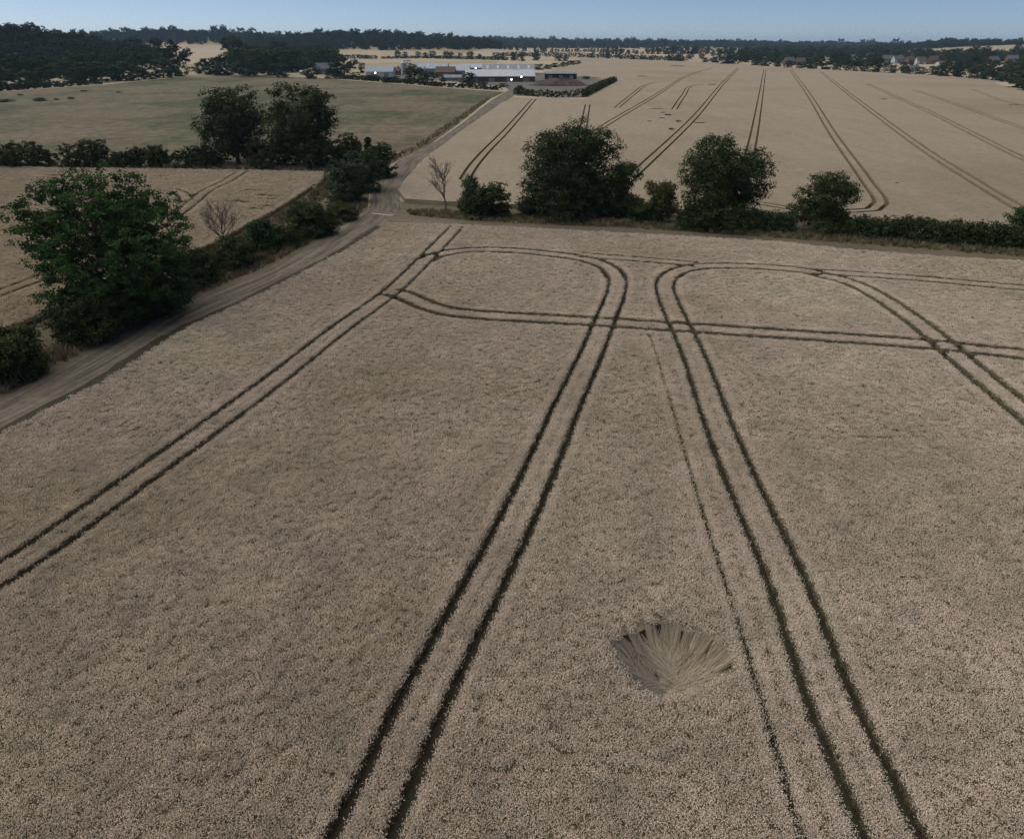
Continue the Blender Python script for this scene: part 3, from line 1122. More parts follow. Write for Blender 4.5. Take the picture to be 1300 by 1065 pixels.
def crown_lobes(rg, rx, z0, z1, k, shape='round', ry=None, rng_r=(0.25, 0.40)):
    """lobe centres and sizes that fill a crown from z0 to z1"""
    ry = ry or rx
    C, Rr = [], []
    zc, rz = (z0 + z1) / 2, (z1 - z0) / 2
    tries = 0
    while len(C) < k and tries < 4000:
        tries += 1
        an = rg.uniform(0, 2 * math.pi)
        h = rg.uniform(0.10, 0.90)
        f = rg.uniform(0.2, 1.0) ** 0.5 * 0.80
        p = np.array([math.cos(an) * f, math.sin(an) * f, h * 2 - 1])
        if shape == 'oak':
            wid = (0.88 + 0.25 * h) if h < 0.45 else math.sqrt(max(0.05, 1 - ((h - 0.42) / 0.60) ** 2))
        elif shape == 'cone':
            wid = max(0.12, 1.05 - h)
        elif shape == 'vase':
            wid = (0.5 + 0.85 * h) if h < 0.55 else math.sqrt(max(0.05, 1 - ((h - 0.52) / 0.56) ** 2))
        else:
            wid = math.sqrt(max(0.05, 1 - ((h - 0.45) / 0.62) ** 2))
        r = rg.uniform(*rng_r) * min(rx, rz * 1.2) * (0.7 + 0.35 * wid)
        if any(np.linalg.norm((np.array([p[0] * rx * wid, p[1] * ry * wid, zc + p[2] * rz]) - c)) < 0.36 * (r + q) for c, q in zip(C, Rr)):
            if tries < 3000:
                continue
        C.append(np.array([p[0] * rx * wid, p[1] * ry * wid, zc + p[2] * rz]))
        Rr.append(r)
    return np.array(C), np.array(Rr)


def limb_mesh(rg, centres, radii, H, r0, fork=0.28, lean=(0, 0), z_first=0.15):
    mb = MB()
    top = np.array([lean[0], lean[1], H * 0.72])
    npt = 6
    pts = [np.array([lean[0] * (i / npt) ** 1.5 + rg.normal(0, 0.02 * H) * (0 < i), lean[1] * (i / npt) + rg.normal(0, 0.02 * H) * (0 < i), -0.15 + (H * 0.72 + 0.15) * i / npt]) for i in range(npt + 1)]
    rad = [r0 * (1.35 if i == 0 else 1) * (1 - 0.85 * i / npt) + 0.02 for i in range(npt + 1)]
    mb.tube(pts, rad, 8)
    for c, r in zip(centres, radii):
        zf = max(z_first * H, min(H * 0.62, c[2] - np.hypot(c[0], c[1]) * 0.7))
        f = zf / (H * 0.72) * npt
        i = min(npt - 1, int(f))
        st = pts[i] + (pts[i + 1] - pts[i]) * (f - i)
        mid = (st + c) / 2 + np.array([0, 0, 0.06 * H]) * 0.5 + rg.normal(0, 0.03 * H, 3) * 0.6
        rb = r0 * 0.38 * (1 - 0.5 * zf / H)
        mb.tube([st, mid, c], [rb, rb * 0.65, rb * 0.3], 5)
        for _ in range(3):
            u_ = rg.normal(size=3)
            e = c + u_ / np.linalg.norm(u_) * r * 0.6 * np.array([1, 1, 0.7])
            mb.tube([mid * 0.4 + c * 0.6, (mid + e) / 2 * 0.3 + (c + e) / 2 * 0.7, e], [rb * 0.35, rb * 0.22, 0.02], 4)
    return mb


def tree_thing(name, label, p, H, W, kind='round', leaf='oak', n=9000, size=0.2, k=14, z0=0.18, seed=1, cat='tree', group=None, trunk_r=None, clump=0.5, ry=None, lean=(0, 0), extra=(), squash=0.8, shell=0.35, per=24, zmin=0.3, part='crown'):
    n, size = int(n * 1.55), size * 0.86
    rg = np.random.default_rng(seed)
    C, Rr = crown_lobes(rg, W / 2 * 0.90, H * z0, H * 0.97, k, kind, ry, (0.25, 0.39) if cat == 'tree' else (0.42, 0.62))
    # the middle of the crown is filled too
    for hz_ in np.linspace(z0 + 0.2, 0.72, 4 if kind != 'cone' else 2):
        C = np.vstack([C, (rg.normal(0, 0.06 * W), rg.normal(0, 0.06 * W), H * hz_)])
        Rr = np.append(Rr, min(W * 0.26, H * 0.26))
    C[:, 0] += lean[0] * (C[:, 2] / H)
    C[:, 1] += lean[1] * (C[:, 2] / H)
    for ex in extra:
        C = np.vstack([C, ex[:3]])
        Rr = np.append(Rr, ex[3])
    e = bpy.data.objects.new(name, None)
    COL.objects.link(e)
    e.location = (p[0], p[1], float(terrain(p[0], p[1])))
    e['label'] = label
    e['category'] = cat
    if group:
        e['group'] = group
    tr = limb_mesh(rg, C, Rr, H, trunk_r or H * 0.026, lean=lean)
    link('trunk' if cat == 'tree' else 'stem', tr.mesh('trunk', M['bark'], True), parent=e)
    v, q = leaf_cloud(rg, C, Rr, n, size, clump * 0.74, per, squash, shell * 0.6, zmin)
    link(part, mesh_np(part, v, [q], [M[leaf]]), parent=e)
    return e


def by_px(cx, base, top, wpx):
    p = G(cx, base)
    z = float(terrain(p[0], p[1]))
    H = height_at(p, top) - z
    W = wpx / FPX * depth(p)
    return p, H, W


def tree_px(name, label, cx, base, top, wpx, **kw):
    p, H, W = by_px(cx, base, top, wpx)
    return tree_thing(name, label, p, H, W, **kw)


# ---- the trees that stand out
tree_px('ash_tree', 'largest leafy tree, fresh green, leaning over the left track', 156, 399, 217, 240, kind='round', leaf='ash', n=46000, size=0.155, k=48, z0=0.0, seed=41, clump=0.34, per=52, squash=0.8, shell=0.22, lean=(-0.9, 0.5))
tree_px('field_tree', 'tall dark tree in the pasture hedge, left one of the pair', 303, 208, 108, 102, kind='oak', leaf='oak', n=17000, size=0.26, k=30, z0=0.03, seed=42, clump=0.6)
tree_px('field_tree', 'tall dark tree in the pasture hedge, right one of the pair', 390, 209, 101, 106, kind='oak', leaf='dark', n=18000, size=0.26, k=30, z0=0.03, seed=43, clump=0.6)
tree_px('oak_tree', 'broad dense dark oak at the centre of the hedge', 722, 271, 151, 162, kind='oak', leaf='dark', n=30000, size=0.2, k=38, z0=0.0, seed=44, clump=0.5)
tree_px('holly_tree', 'pointed dark evergreen against the right side of the broad oak', 789, 273, 200, 72, kind='cone', leaf='dark', n=9000, size=0.16, k=14, z0=0.02, seed=45, clump=0.35)
tree_px('oak_tree', 'open crowned tree right of centre with bare lower side branch', 914, 286, 168, 134, kind='oak', leaf='oak', n=22000, size=0.19, k=32, z0=0.02, seed=46, clump=0.48)
tree_px('field_maple', 'small olive shrub tree left of the open crowned tree', 839, 281, 229, 54, kind='round', leaf='olive', n=6500, size=0.17, k=10, z0=0.02, seed=47, clump=0.4)
tree_px('round_tree', 'round topped small tree standing up from the trimmed hedge', 1043, 293, 218, 92, kind='oak', leaf='oak', n=13000, size=0.17, k=16, z0=0.0, seed=48, clump=0.4)
tree_px('field_maple', 'leafy tree cut by the right edge above the hedge end', 1303, 312, 249, 76, kind='round', leaf='ash', n=9000, size=0.17, k=12, z0=0.02, seed=49, clump=0.4)
tree_px('hedge_tree', 'tree at the left edge above the pasture hedge, mostly out of frame', -48, 212, 112, 112, kind='round', leaf='oak', n=10000, size=0.28, k=16, z0=0.1, seed=50, clump=0.6)


def bare_tree(name, label, cx, base, top, wpx, seed, n0=7, lean=0.0):
    p, H, W = by_px(cx, base, top, wpx)
    rg = np.random.default_rng(seed)
    e = bpy.data.objects.new(name, None)
    COL.objects.link(e)
    e.location = (p[0], p[1], 0)
    e['label'] = label
    e['category'] = 'tree'
    mb, tw = MB(), MB()
    trunk = [(lean * (i / 5) ** 2 + rg.normal(0, 0.05), rg.normal(0, 0.05), -0.1 + H * 0.8 * i / 5) for i in range(6)]
    mb.tube(trunk, [H * 0.022 * (1 - 0.16 * i) for i in range(6)], 7)

    def grow(o, d, L, r, lev):
        o = np.array(o, float)
        d = d / np.linalg.norm(d)
        m_ = o + d * L * 0.5 + rg.normal(0, 0.05 * L, 3)
        e_ = o + d * L + np.array([0, 0, 0.1 * L])
        (mb if lev < 2 else tw).tube([o, m_, e_], [r, r * 0.7, r * 0.4], 5 if lev < 2 else 3)
        if lev < 3:
            for _ in range(n0 - lev):
                f = rg.uniform(0.3, 1.0)
                s_ = o + (e_ - o) * f
                dd = d + rg.normal(0, 0.55, 3) + np.array([0, 0, 0.25])
                grow(s_, dd, L * rg.uniform(0.35, 0.55), max(0.016, r * 0.5), lev + 1)
    for i in range(17):
        f = rg.uniform(0.28, 1.0)
        j = min(4, int(f * 5))
        s_ = np.array(trunk[j]) + (np.array(trunk[j + 1]) - np.array(trunk[j])) * (f * 5 - j)
        a = rg.uniform(0, 2 * math.pi)
        up = 0.5 + 0.9 * f
        grow(s_, np.array([math.cos(a), math.sin(a), up]), W * 0.5 * (1.15 - 0.45 * f), H * 0.009, 1)
    link('trunk', mb.mesh('trunk', M['deadwood'], True), parent=e)
    link('twigs', tw.mesh('twigs', M['deadwood']), parent=e, kind='stuff')


bare_tree('bare_tree', 'leafless pale tree left of the bushy shrub by the junction', 566, 268, 207, 46, 61, 7, lean=-0.5)
bare_tree('bare_tree', 'leafless brown sapling beside the big ash in left hedge', 288, 324, 258, 60, 62, 7)

# ---- shrubs, each a thing of its own
SHRUBS = [  # label, cx, base, top, width px, leaf, kind, faces, leaf size, seed
    ('bushy dark shrub beside the leafless tree at the junction', 618, 275, 233, 56, 'dark', 'round', 7500, 0.17, 71),
    ('grey green upright shrub between leafless tree and dark bush', 597, 272, 217, 34, 'grey', 'cone', 4500, 0.16, 72),
    ('rounded grey green thicket shrub nearest the junction', 443, 257, 203, 54, 'grey', 'round', 9000, 0.17, 73),
    ('leafy thicket shrub in the middle of the trackside clump', 463, 243, 191, 50, 'grey', 'round', 8000, 0.18, 74),
    ('dark thicket shrub at the pasture end of trackside clump', 482, 225, 180, 36, 'dark', 'round', 6000, 0.2, 75),
    ('rounded dark bush behind the trackside clump beside tall trees', 446, 210, 171, 36, 'dark', 'round', 5000, 0.22, 76),
    ('bushy dark green shrub in roadside gap near the junction', 396, 298, 256, 58, 'dark', 'round', 8500, 0.15, 77),
    ('low dark shrub beside the verge below the junction', 436, 279, 258, 40, 'olive', 'round', 3500, 0.14, 78),
    ('small upright leafy shrub among the roadside hedge', 336, 318, 277, 36, 'ash', 'round', 5000, 0.14, 79),
    ('low spreading shrub right of the small upright shrub', 365, 312, 288, 40, 'olive', 'round', 3800, 0.14, 80),
    ('dark low hedge shrub below the leafless brown sapling', 300, 338, 306, 56, 'dark', 'round', 6500, 0.14, 81),
    ('dark hedge shrub under the right side of big ash', 246, 362, 318, 62, 'dark', 'round', 8000, 0.14, 82),
    ('tangled dark shrub at the foot of the big ash', 192, 396, 345, 74, 'dark', 'round', 9000, 0.14, 83),
    ('dark shrub left of the foot of big ash', 116, 430, 372, 80, 'dark', 'round', 9500, 0.14, 84),
    ('wide dark bush in the bottom of hedge at left edge', 16, 480, 424, 84, 'dark', 'round', 12000, 0.14, 85),
    ('leftmost dark shrub of the pasture hedge at photo edge', 30, 213, 183, 84, 'dark', 'round', 6000, 0.22, 86),
    ('peaked dark shrub second in the pasture hedge', 111, 212, 182, 80, 'dark', 'round', 6000, 0.22, 87),
    ('low round shrub third in the pasture hedge', 167, 212, 190, 42, 'dark', 'round', 3200, 0.22, 88),
    ('rounded upright shrub fourth in the pasture hedge', 201, 212, 186, 34, 'dark', 'round', 3200, 0.22, 89),
    ('broad low shrub left of the tall pair of trees', 250, 212, 187, 70, 'dark', 'round', 5500, 0.22, 90),
    ('dark understorey bush below the tall pair of trees', 345, 212, 180, 80, 'dark', 'round', 6000, 0.22, 91),
    ('dark bush filling the foot of right tall tree', 412, 214, 180, 60, 'dark', 'round', 5000, 0.22, 92),
    ('wide dark bush filling the foot of the oak by the evergreen', 752, 275, 236, 70, 'dark', 'round', 7000, 0.17, 96),
    ('low dark bush under the left side of centre oak', 680, 273, 247, 44, 'dark', 'round', 4500, 0.17, 93),
    ('low hedge bush between broad oak and olive shrub', 812, 281, 258, 30, 'dark', 'round', 3000, 0.16, 94),
    ('dark bush at the foot of the open crowned tree', 890, 290, 262, 64, 'dark', 'round', 6000, 0.16, 95),
]
for (lb, cx, ba, to, w, lf, kd, nf, sz, sd) in SHRUBS:
    w *= 1.14
    nf = int(nf * 1.25)
    tree_px('hedge_shrub', lb, cx, ba, to, w, leaf=lf, kind=kd, n=nf, size=sz, k=int(10 + 7 * max(1.0, w / max(8, ba - to))), z0=-0.05, seed=sd, cat='shrub', group='shrubs and bushes in the hedges', clump=0.3, trunk_r=0.07, zmin=0.08, part='foliage')
tree_px('conifer', 'thin pointed conifer rising out of the trackside clump', 470, 216, 163, 13, leaf='dark', kind='cone', n=3000, size=0.18, k=10, z0=0.05, seed=99, clump=0.25)


def hedge(name, label, line_px, tops, width, leaf, n, size, seed, group=None):
    """one long hedge: stems inside, leaf faces over a ragged box"""
    rg = np.random.default_rng(seed)
    pts = np.array([G(a, b_) for a, b_ in line_px])
    hs = np.array([height_at(p, t) - float(terrain(*p)) for p, t in zip(pts, tops)])
    seg = np.concatenate([[0], np.cumsum(np.linalg.norm(np.diff(pts, axis=0), axis=1))])
    L = seg[-1]
    e = bpy.data.objects.new(name, None)
    COL.objects.link(e)
    o = np.array([pts[0][0], pts[0][1], float(terrain(*pts[0]))])
    e.location = o
    e['label'] = label
    e['category'] = 'hedge'
    if group:
        e['group'] = group

    def at(s):
        return np.array([np.interp(s, seg, pts[:, 0]), np.interp(s, seg, pts[:, 1])]), np.interp(s, seg, hs)
    C, Rr = [], []
    mb = MB()
    s = 0.0
    tdir = (pts[-1] - pts[0]) / np.linalg.norm(pts[-1] - pts[0])
    nd_ = np.array([-tdir[1], tdir[0]])
    st = max(0.9, width * 0.42)
    while s < L:
        p, h = at(s)
        h *= rg.uniform(0.9, 1.06)
        for off in (-0.3, 0.3):
            q = p + nd_ * width * off * rg.uniform(0.6, 1.2)
            for f in (0.28, 0.72):
                C.append((q[0] - o[0], q[1] - o[1], h * f))
                Rr.append(max(h * 0.3, width * 0.28) * rg.uniform(0.85, 1.1))
        q = p - o[:2]
        mb.tube([(q[0], q[1], -0.1), (q[0] + rg.normal(0, 0.15), q[1] + rg.normal(0, 0.15), h * 0.45), (q[0] + rg.normal(0, 0.3), q[1] + rg.normal(0, 0.3), h * 0.85)], [0.07, 0.05, 0.02], 5)
        s += st * rg.uniform(0.8, 1.2)
    link('stems', mb.mesh('stems', M['bark'], True), parent=e, kind='stuff')
    v, q = leaf_cloud(rg, C, Rr, n, size, 0.25, 20, 0.95, 0.3, 0.08)
    link('foliage', mesh_np('foliage', v, [q], [M[leaf]]), parent=e)


hedge('trimmed_hedge', 'long dense trimmed hedge right of the round topped tree', [(1066, 298), (1130, 303), (1200, 309), (1290, 316), (1380, 322)], [274, 274, 279, 287, 292], 2.6, 'dark', 30000, 0.15, 111)
hedge('trimmed_hedge', 'short low hedge left of the round topped tree', [(948, 292), (975, 293), (1012, 295)], [269, 268, 273], 2.2, 'grey', 8500, 0.15, 112)

# ------------------------------------------------------------------ distant trees
ORD = ['first', 'second', 'third', 'fourth', 'fifth', 'sixth', 'seventh', 'eighth', 'ninth', 'tenth', 'eleventh', 'twelfth', 'thirteenth', 'fourteenth', 'fifteenth', 'sixteenth', 'seventeenth', 'eighteenth', 'nineteenth', 'twentieth', 'twenty-first', 'twenty-second', 'twenty-third', 'twenty-fourth', 'twenty-fifth', 'twenty-sixth', 'twenty-seventh', 'twenty-eighth']
VAR = []
for i in range(7):
    rg = np.random.default_rng(500 + i)
    kd = ['round', 'oak', 'oak', 'round', 'vase', 'oak', 'cone'][i]
    C, Rr = crown_lobes(rg, 4.5 if kd != 'cone' else 3.4, -1.2, 11.6, 24, kd)
    v, q = leaf_cloud(rg, C, Rr, 4600, 0.30, 0.32, 22, 0.85, 0.2, 0.15)
    tr = limb_mesh(rg, C[C[:, 2] > 2.5], Rr[C[:, 2] > 2.5], 12.0, 0.28)
    fm = M['far'] if i != 3 else M['grey']
    tv, tq = np.array(tr.v), np.array(tr.q)
    crown = mesh_np('distant_crown', v, [q], [fm])
    trunk = tr.mesh('distant_trunk', M['bark'])
    both = mesh_np('distant_tree', np.vstack([tv, v]), [np.vstack([tq, q + len(tv)])], [M['bark'], fm], face_mat=np.concatenate([np.zeros(len(tq)), np.ones(len(q))]))
    VAR.append((crown, trunk, both))


def far_tree(label, cx, base, top, wpx, i, group, seed, name='distant_tree'):
    p, H, W = by_px(cx, base, top, wpx)
    rg = random.Random(seed)
    z = float(terrain(*p))
    sc = (W / 9.6, W / 9.6, H / 12.4)
    rz = rg.uniform(0, 6.28)
    if base - top < 16:
        link(name, VAR[i][2], loc=(p[0], p[1], z - 0.1), label=label, cat='tree', group=group, rz=rz, sc=sc)
        return
    e = bpy.data.objects.new(name, None)
    COL.objects.link(e)
    e.location = (p[0], p[1], z - 0.1)
    e.rotation_euler = (0, 0, rz)
    e.scale = sc
    e['label'] = label
    e['category'] = 'tree'
    e['group'] = group
    link('trunk', VAR[i][1], parent=e)
    link('crown', VAR[i][0], parent=e)


LEFT_ROW = [(2, 112, 84, 44, 1), (16, 97, 64, 42, 3), (38, 111, 86, 36, 2), (57, 109, 68, 44, 0), (86, 102, 71, 34, 1), (101, 106, 80, 30, 2), (122, 105, 73, 46, 5), (145, 103, 80, 30, 0), (160, 103, 75, 40, 1), (184, 101, 62, 36, 2), (208, 99, 70, 32, 5), (229, 97, 47, 38, 1), (254, 94, 77, 14, 2), (268, 95, 70, 30, 5), (288, 96, 67, 40, 0), (316, 97, 57, 46, 3), (343, 96, 60, 42, 1), (372, 92, 58, 48, 2)]
for i, (a, b_, t_, w, v_) in enumerate(LEFT_ROW):
    far_tree('%s dark tree from the left along the far pasture edge' % ORD[i], a, b_, t_, w, v_, 'trees along the far pasture edge', 600 + i)
FARM_TREES = [
    ('small grey green tree left of the half hidden farmhouse', 358, 99, 80, 18, 3), ('dark slim tree in front of the half hidden farmhouse', 396, 100, 76, 22, 0),
    ('tall dark tree behind the half hidden farmhouse', 408, 88, 58, 44, 2), ('leafy bush against the right end of half hidden farmhouse', 421, 100, 84, 20, 5), ('large green tree left of the farm sheds', 438, 100, 66, 38, 1), ('small brown green tree beside the large farm tree', 460, 93, 78, 10, 4),
    ('dark tree standing before the silo and sheds', 526, 104, 79, 30, 1), ('leafy tree in front of the pale blue shed roof', 543, 107, 88, 30, 5), ('small bush in front of the brown roofed shed', 561, 104, 97, 12, 0),
    ('dark tree hiding the near end of the long shed', 595, 110, 89, 24, 2), ('low bush at the long shed beside farm entrance', 612, 109, 102, 18, 5), ('round bush left of the farm entrance track', 640, 111, 105, 16, 0),
    ('round dark tree at the left corner of the heap hedge', 660, 119, 107, 14, 1), ('low scrub bush below the white walled farm shed', 472, 102, 94, 26, 5), ('wide scrub bush below the farm sheds, beside silo tree', 498, 105, 96, 30, 2),
    ('bush at the right corner of the heap hedge', 774, 106, 98, 12, 0), ('bush beside the dark long barn, right end', 744, 101, 96, 12, 5)]
for i, (lb, a, b_, t_, w, v_) in enumerate(FARM_TREES):
    far_tree(lb, a, b_, t_, w, v_, 'trees and bushes around the farm', 640 + i, 'farm_tree')
FIELD_TREES = [(653, 77, 64, 13, 0), (662, 78, 64, 11, 1), (679, 77, 62, 14, 0), (709, 78, 69, 12, 1), (718, 78, 71, 9, 5)]
for i, (a, b_, t_, w, v_) in enumerate(FIELD_TREES):
    far_tree('%s round tree from the left in pale field behind the farm' % ORD[i], a, b_, t_, w, v_, 'round trees in the pale field', 660 + i, 'field_tree')
ROW2 = [(684, 89, 80, 16, 2), (696, 88, 81, 14, 5), (706, 86, 79, 14, 0), (716, 85, 78, 13, 1), (725, 83, 76, 14, 5), (733, 82, 76, 11, 2)]
for i, (a, b_, t_, w, v_) in enumerate(ROW2):
    far_tree('%s bush from the left in short row behind the dark barn' % ORD[i], a, b_, t_, w, v_, 'bushes in the short row behind the barn', 670 + i, 'field_bush')
rnd = random.Random(77)
HROW = [(505, 73), (514, 72), (531, 73), (540, 73), (549, 72), (567, 74), (572, 73.5), (584, 74), (597, 74), (609, 75), (630, 75), (637, 75.5)]
for i, (a, b_) in enumerate(HROW):
    h = rnd.uniform(6, 11)
    far_tree('%s tree from the left in the hedgerow beyond the silo' % ORD[i], a, b_, b_ - h, h * rnd.uniform(0.9, 1.3), rnd.randrange(6), 'hedgerow trees beyond the silo', 680 + i, 'hedgerow_tree')
FROW = [(752, 74.5), (770, 75), (788, 75.5), (803, 76), (826, 77), (851, 78), (862, 78.5), (896, 80), (908, 80.5), (921, 82), (932, 82)]
for i, (a, b_) in enumerate(FROW):
    h = [6, 8, 6, 7, 6, 10, 11, 8, 14, 19, 15][i]
    far_tree('%s tree from the left along the top of wide wheat field' % ORD[i], a, b_, b_ - h, h * rnd.uniform(0.95, 1.3), rnd.randrange(6), 'trees along the top of the wide field', 700 + i, 'hedgerow_tree')
VROW = [(958, 84, 8), (972, 85, 13), (985, 86, 9), (1000, 87, 12), (1016, 88, 9), (1030, 88, 16), (1048, 89, 17), (1062, 90, 10), (1080, 91, 16), (1097, 91, 12), (1115, 92, 19), (1131, 93, 12), (1150, 94, 17), (1168, 95, 11), (1183, 96, 14), (1202, 98, 22), (1218, 98, 11), (1240, 100, 20), (1258, 102, 28), (1278, 104, 24), (1290, 113, 26), (1312, 117, 24)]
for i, (a, b_, h) in enumerate(VROW):
    far_tree('%s tree from the left in the row hiding the village' % ORD[i], a, b_, b_ - h, max(13, h * rnd.uniform(1.1, 1.6)), rnd.randrange(6), 'trees in front of the village', 720 + i, 'village_tree')

SCRUB = [('low dark scrub patch in the pasture at left photo edge', 9, 129.5, 125, 24, 0), ('oval dark scrub patch in the upper left pasture', 51, 128.5, 123.5, 20, 1), ('tiny dark bush right of the oval scrub patch', 72, 127, 124.3, 8, 2),
         ('small dark bush second right of the oval scrub patch', 90, 126, 122.6, 10, 5), ('small dark bush high in the left pasture below trees', 107, 116.5, 114, 10, 0), ('tiny dark bush near the pasture top below trees', 151, 118, 115.8, 8, 2), ('small dark bush at the left pasture top edge', 26, 121.5, 119, 9, 1)]
for i, (lb, a, b_, t_, w, v_) in enumerate(SCRUB):
    far_tree(lb, a, b_, t_, w, v_, 'low scrub in the pasture', 760 + i, 'pasture_scrub')

# distant hedges
hedge('field_hedge', 'low dark hedge left of the silo trees, far behind farm', [(428, 75), (455, 75), (480, 75.5)], [69.5, 69.5, 71], 5.0, 'far', 9000, 0.6, 121)
hedge('field_hedge', 'long dark hedge running behind the farm sheds', [(484, 75), (540, 74.5), (600, 76), (645, 77)], [72, 71, 71.5, 72.5], 6.0, 'far', 24000, 0.65, 122)
hedge('field_hedge', 'long dark hedge along the top of the wide wheat field', [(640, 71.5), (700, 72.5), (780, 74.5), (870, 78)], [66, 66, 69, 72], 8.0, 'far', 30000, 0.75, 123)
hedge('field_hedge', 'bank hedge curving round the earth heap by the farm', [(656, 120), (680, 123), (710, 124.5), (742, 123.5), (762, 113), (780, 104)], [111, 114, 115, 113, 104, 97], 3.2, 'olive', 20000, 0.36, 124)
hedge('field_hedge', 'scrubby bank hedge between the pasture top and farm sheds', [(440, 101), (500, 105.5), (560, 110.5), (600, 113), (636, 115)], [95, 99, 105, 107, 110], 3.2, 'far', 18000, 0.36, 125)
hedge('field_hedge', 'dark hedge at the far left end of the pasture', [(-60, 119), (0, 116), (60, 112), (130, 107)], [108, 106, 104, 101], 3.2, 'far', 12000, 0.4, 126)

# ---- woods that read as one mass
def wood(name, label, pts, hgt, seed, spread=0.25):
    rg = np.random.default_rng(seed)
    pts = np.asarray(pts)
    n = len(pts)
    z = terrain(pts[:, 0], pts[:, 1]) - 0.3
    protos = [bpy.data.objects.new('wood_tree', VAR[i][2]) for i in (0, 1, 2, 5)]
    sc = hgt / 12.4 * np.exp(rg.normal(0, spread, n)) * 1.0
    scatter(name, np.column_stack([pts, z]), sc * 1.15, rg.uniform(0, 6.28, n), rg.integers(0, 4, n), protos, label=label, cat='wood', tilt=0.02, seed=seed, szr=np.full(n, 0.85))


def disc_points(bx, by, rx, ry, s, lim=1.0, dens=1.0, seed=1, cond=None):
    rg = np.random.default_rng(seed)
    gx, gy = np.meshgrid(np.arange(-rx, rx, s), np.arange(-ry, ry, s))
    gx = gx.ravel() + rg.uniform(-.5, .5, gx.size) * s
    gy = gy.ravel() + rg.uniform(-.5, .5, gy.size) * s
    k = ((gx / rx) ** 2 + (gy / ry) ** 2 < lim) & (rg.random(gx.size) < dens)
    p = np.column_stack([gx[k] + bx, gy[k] + by])
    if cond is not None:
        p = p[cond(p[:, 0], p[:, 1])]
    return p


def px_points(px, s, dens, seed, clump=0.0):
    rg = np.random.default_rng(seed)
    P = poly(px)
    xs = [p[0] for p in P]
    ys = [p[1] for p in P]
    gx, gy = np.meshgrid(np.arange(min(xs), max(xs), s), np.arange(min(ys), max(ys), s))
    gx = gx.ravel() + rg.uniform(-.5, .5, gx.size) * s
    gy = gy.ravel() + rg.uniform(-.5, .5, gy.size) * s
    k = inside(P, gx, gy) & (rg.random(gx.size) < dens)
    if clump:
        f = np.sin(gx / clump + 1.3) * np.sin(gy / (clump * 1.4)) + 0.6 * np.sin(gx / clump * 2.3 + gy / clump * 1.1)
        k &= f > -0.25
    return np.column_stack([gx[k], gy[k]])


wood('hill_wood', 'dense dark wood covering the hill at the upper left', disc_points(-590, 815, 215, 205, 10, 1.0, 0.95, 1), 14, 801)
wood('distant_wood', 'blue grey wood along the far ridge under the mast', disc_points(-960, 2250, 560, 380, 20, 1.0, 0.9, 2, lambda x, y: (terrain(x, y) > 17)), 17, 802)
wood('distant_wood', 'dark wood on the skyline above the farm', disc_points(-330, 1800, 400, 330, 16, 1.0, 0.9, 3, lambda x, y: terrain(x, y) > 8.5), 17, 803)
wood('distant_wood', 'long low dark wood along the middle of the skyline', disc_points(250, 3150, 1500, 520, 26, 1.0, 0.8, 4), 17, 804)
wood('distant_wood', 'tree belt on the low hill at right skyline', disc_points(1290, 1960, 430, 190, 17, 1.0, 0.9, 5, lambda x, y: y > 1900), 14, 805)
wood('distant_wood', 'dark wood behind the farmhouse and pasture top', px_points([(296, 93), (330, 94), (380, 88), (425, 82), (425, 70), (395, 68), (330, 70), (296, 76)], 11, 0.9, 6), 14, 806)
wood('distant_wood', 'dark trees massed below the hill wood', px_points([(-60, 108), (0, 104), (60, 100), (130, 99), (150, 92), (120, 86), (0, 88), (-60, 90)], 12, 0.85, 7), 13, 807)
VILLAGE = [(925, 79), (916, 78), (1003, 83), (1017, 83), (1032, 76), (1126, 80), (1141, 80.5), (1156, 81.5), (1170, 82), (1185, 82), (1106, 75), (1197, 86), (1262, 82), (1286, 80), (1162, 90)]


def thin_before(P_):
    """gardens and lanes in front of the village houses stay open"""
    for a_, b_ in VILLAGE:
        q = G(a_, b_)
        fx = q[0] * P_[:, 1] / q[1]
        P_ = P_[~((np.abs(P_[:, 0] - fx) < 11) & (P_[:, 1] < q[1] + 16) & (P_[:, 1] > q[1] - 170))]
    return P_


wood('distant_wood', 'mixed trees hiding the village roofs at right', thin_before(px_points([(940, 80), (1000, 84), (1100, 89), (1200, 94), (1262, 100), (1300, 108), (1420, 120), (1420, 74), (1300, 73), (1210, 70), (1100, 64), (1000, 62.5), (940, 65)], 20, 0.75, 8, 70)), 11, 808)
wood('distant_wood', 'scattered trees and copses left of the village', px_points([(760, 72), (880, 77), (940, 80), (940, 62), (860, 60), (760, 60)], 34, 0.14, 9, 60), 11, 809)


def far_rows():
    rg = np.random.default_rng(91)
    P = []
    for yy in (1350, 1700, 2050, 2450, 3000, 3700, 4600, 5600, 7000, 8600):
        x = -yy * 0.75
        while x < yy * 0.75:
            L = rg.uniform(0.08, 0.35) * yy
            if rg.random() < 0.72:
                a = rg.normal(0, 0.12)
                y0 = yy * rg.uniform(0.93, 1.07)
                s_ = np.arange(0, L, 4 + yy * 0.0018)
                P.append(np.column_stack([x + s_ + rg.normal(0, 2, len(s_)), y0 + s_ * a + rg.normal(0, 3 + yy * 0.003, len(s_))]))
            x += L * rg.uniform(0.9, 1.5)
    P = np.concatenate(P)
    # keep the pale fields right behind the farm open
    c = P[:, 0] / P[:, 1] * 1001 + 650
    open_ = (P[:, 1] < 1650) & (c > 420) & (c < 760)
    open_ |= (P[:, 1] < 1450) & (c > 120) & (c < 300)
    open_ |= (P[:, 1] < 1900) & (c > 1150)
    return P[~open_]


wood('distant_hedgerows', 'faint rows of trees across the farthest fields', far_rows(), 8.5, 810, 0.3)

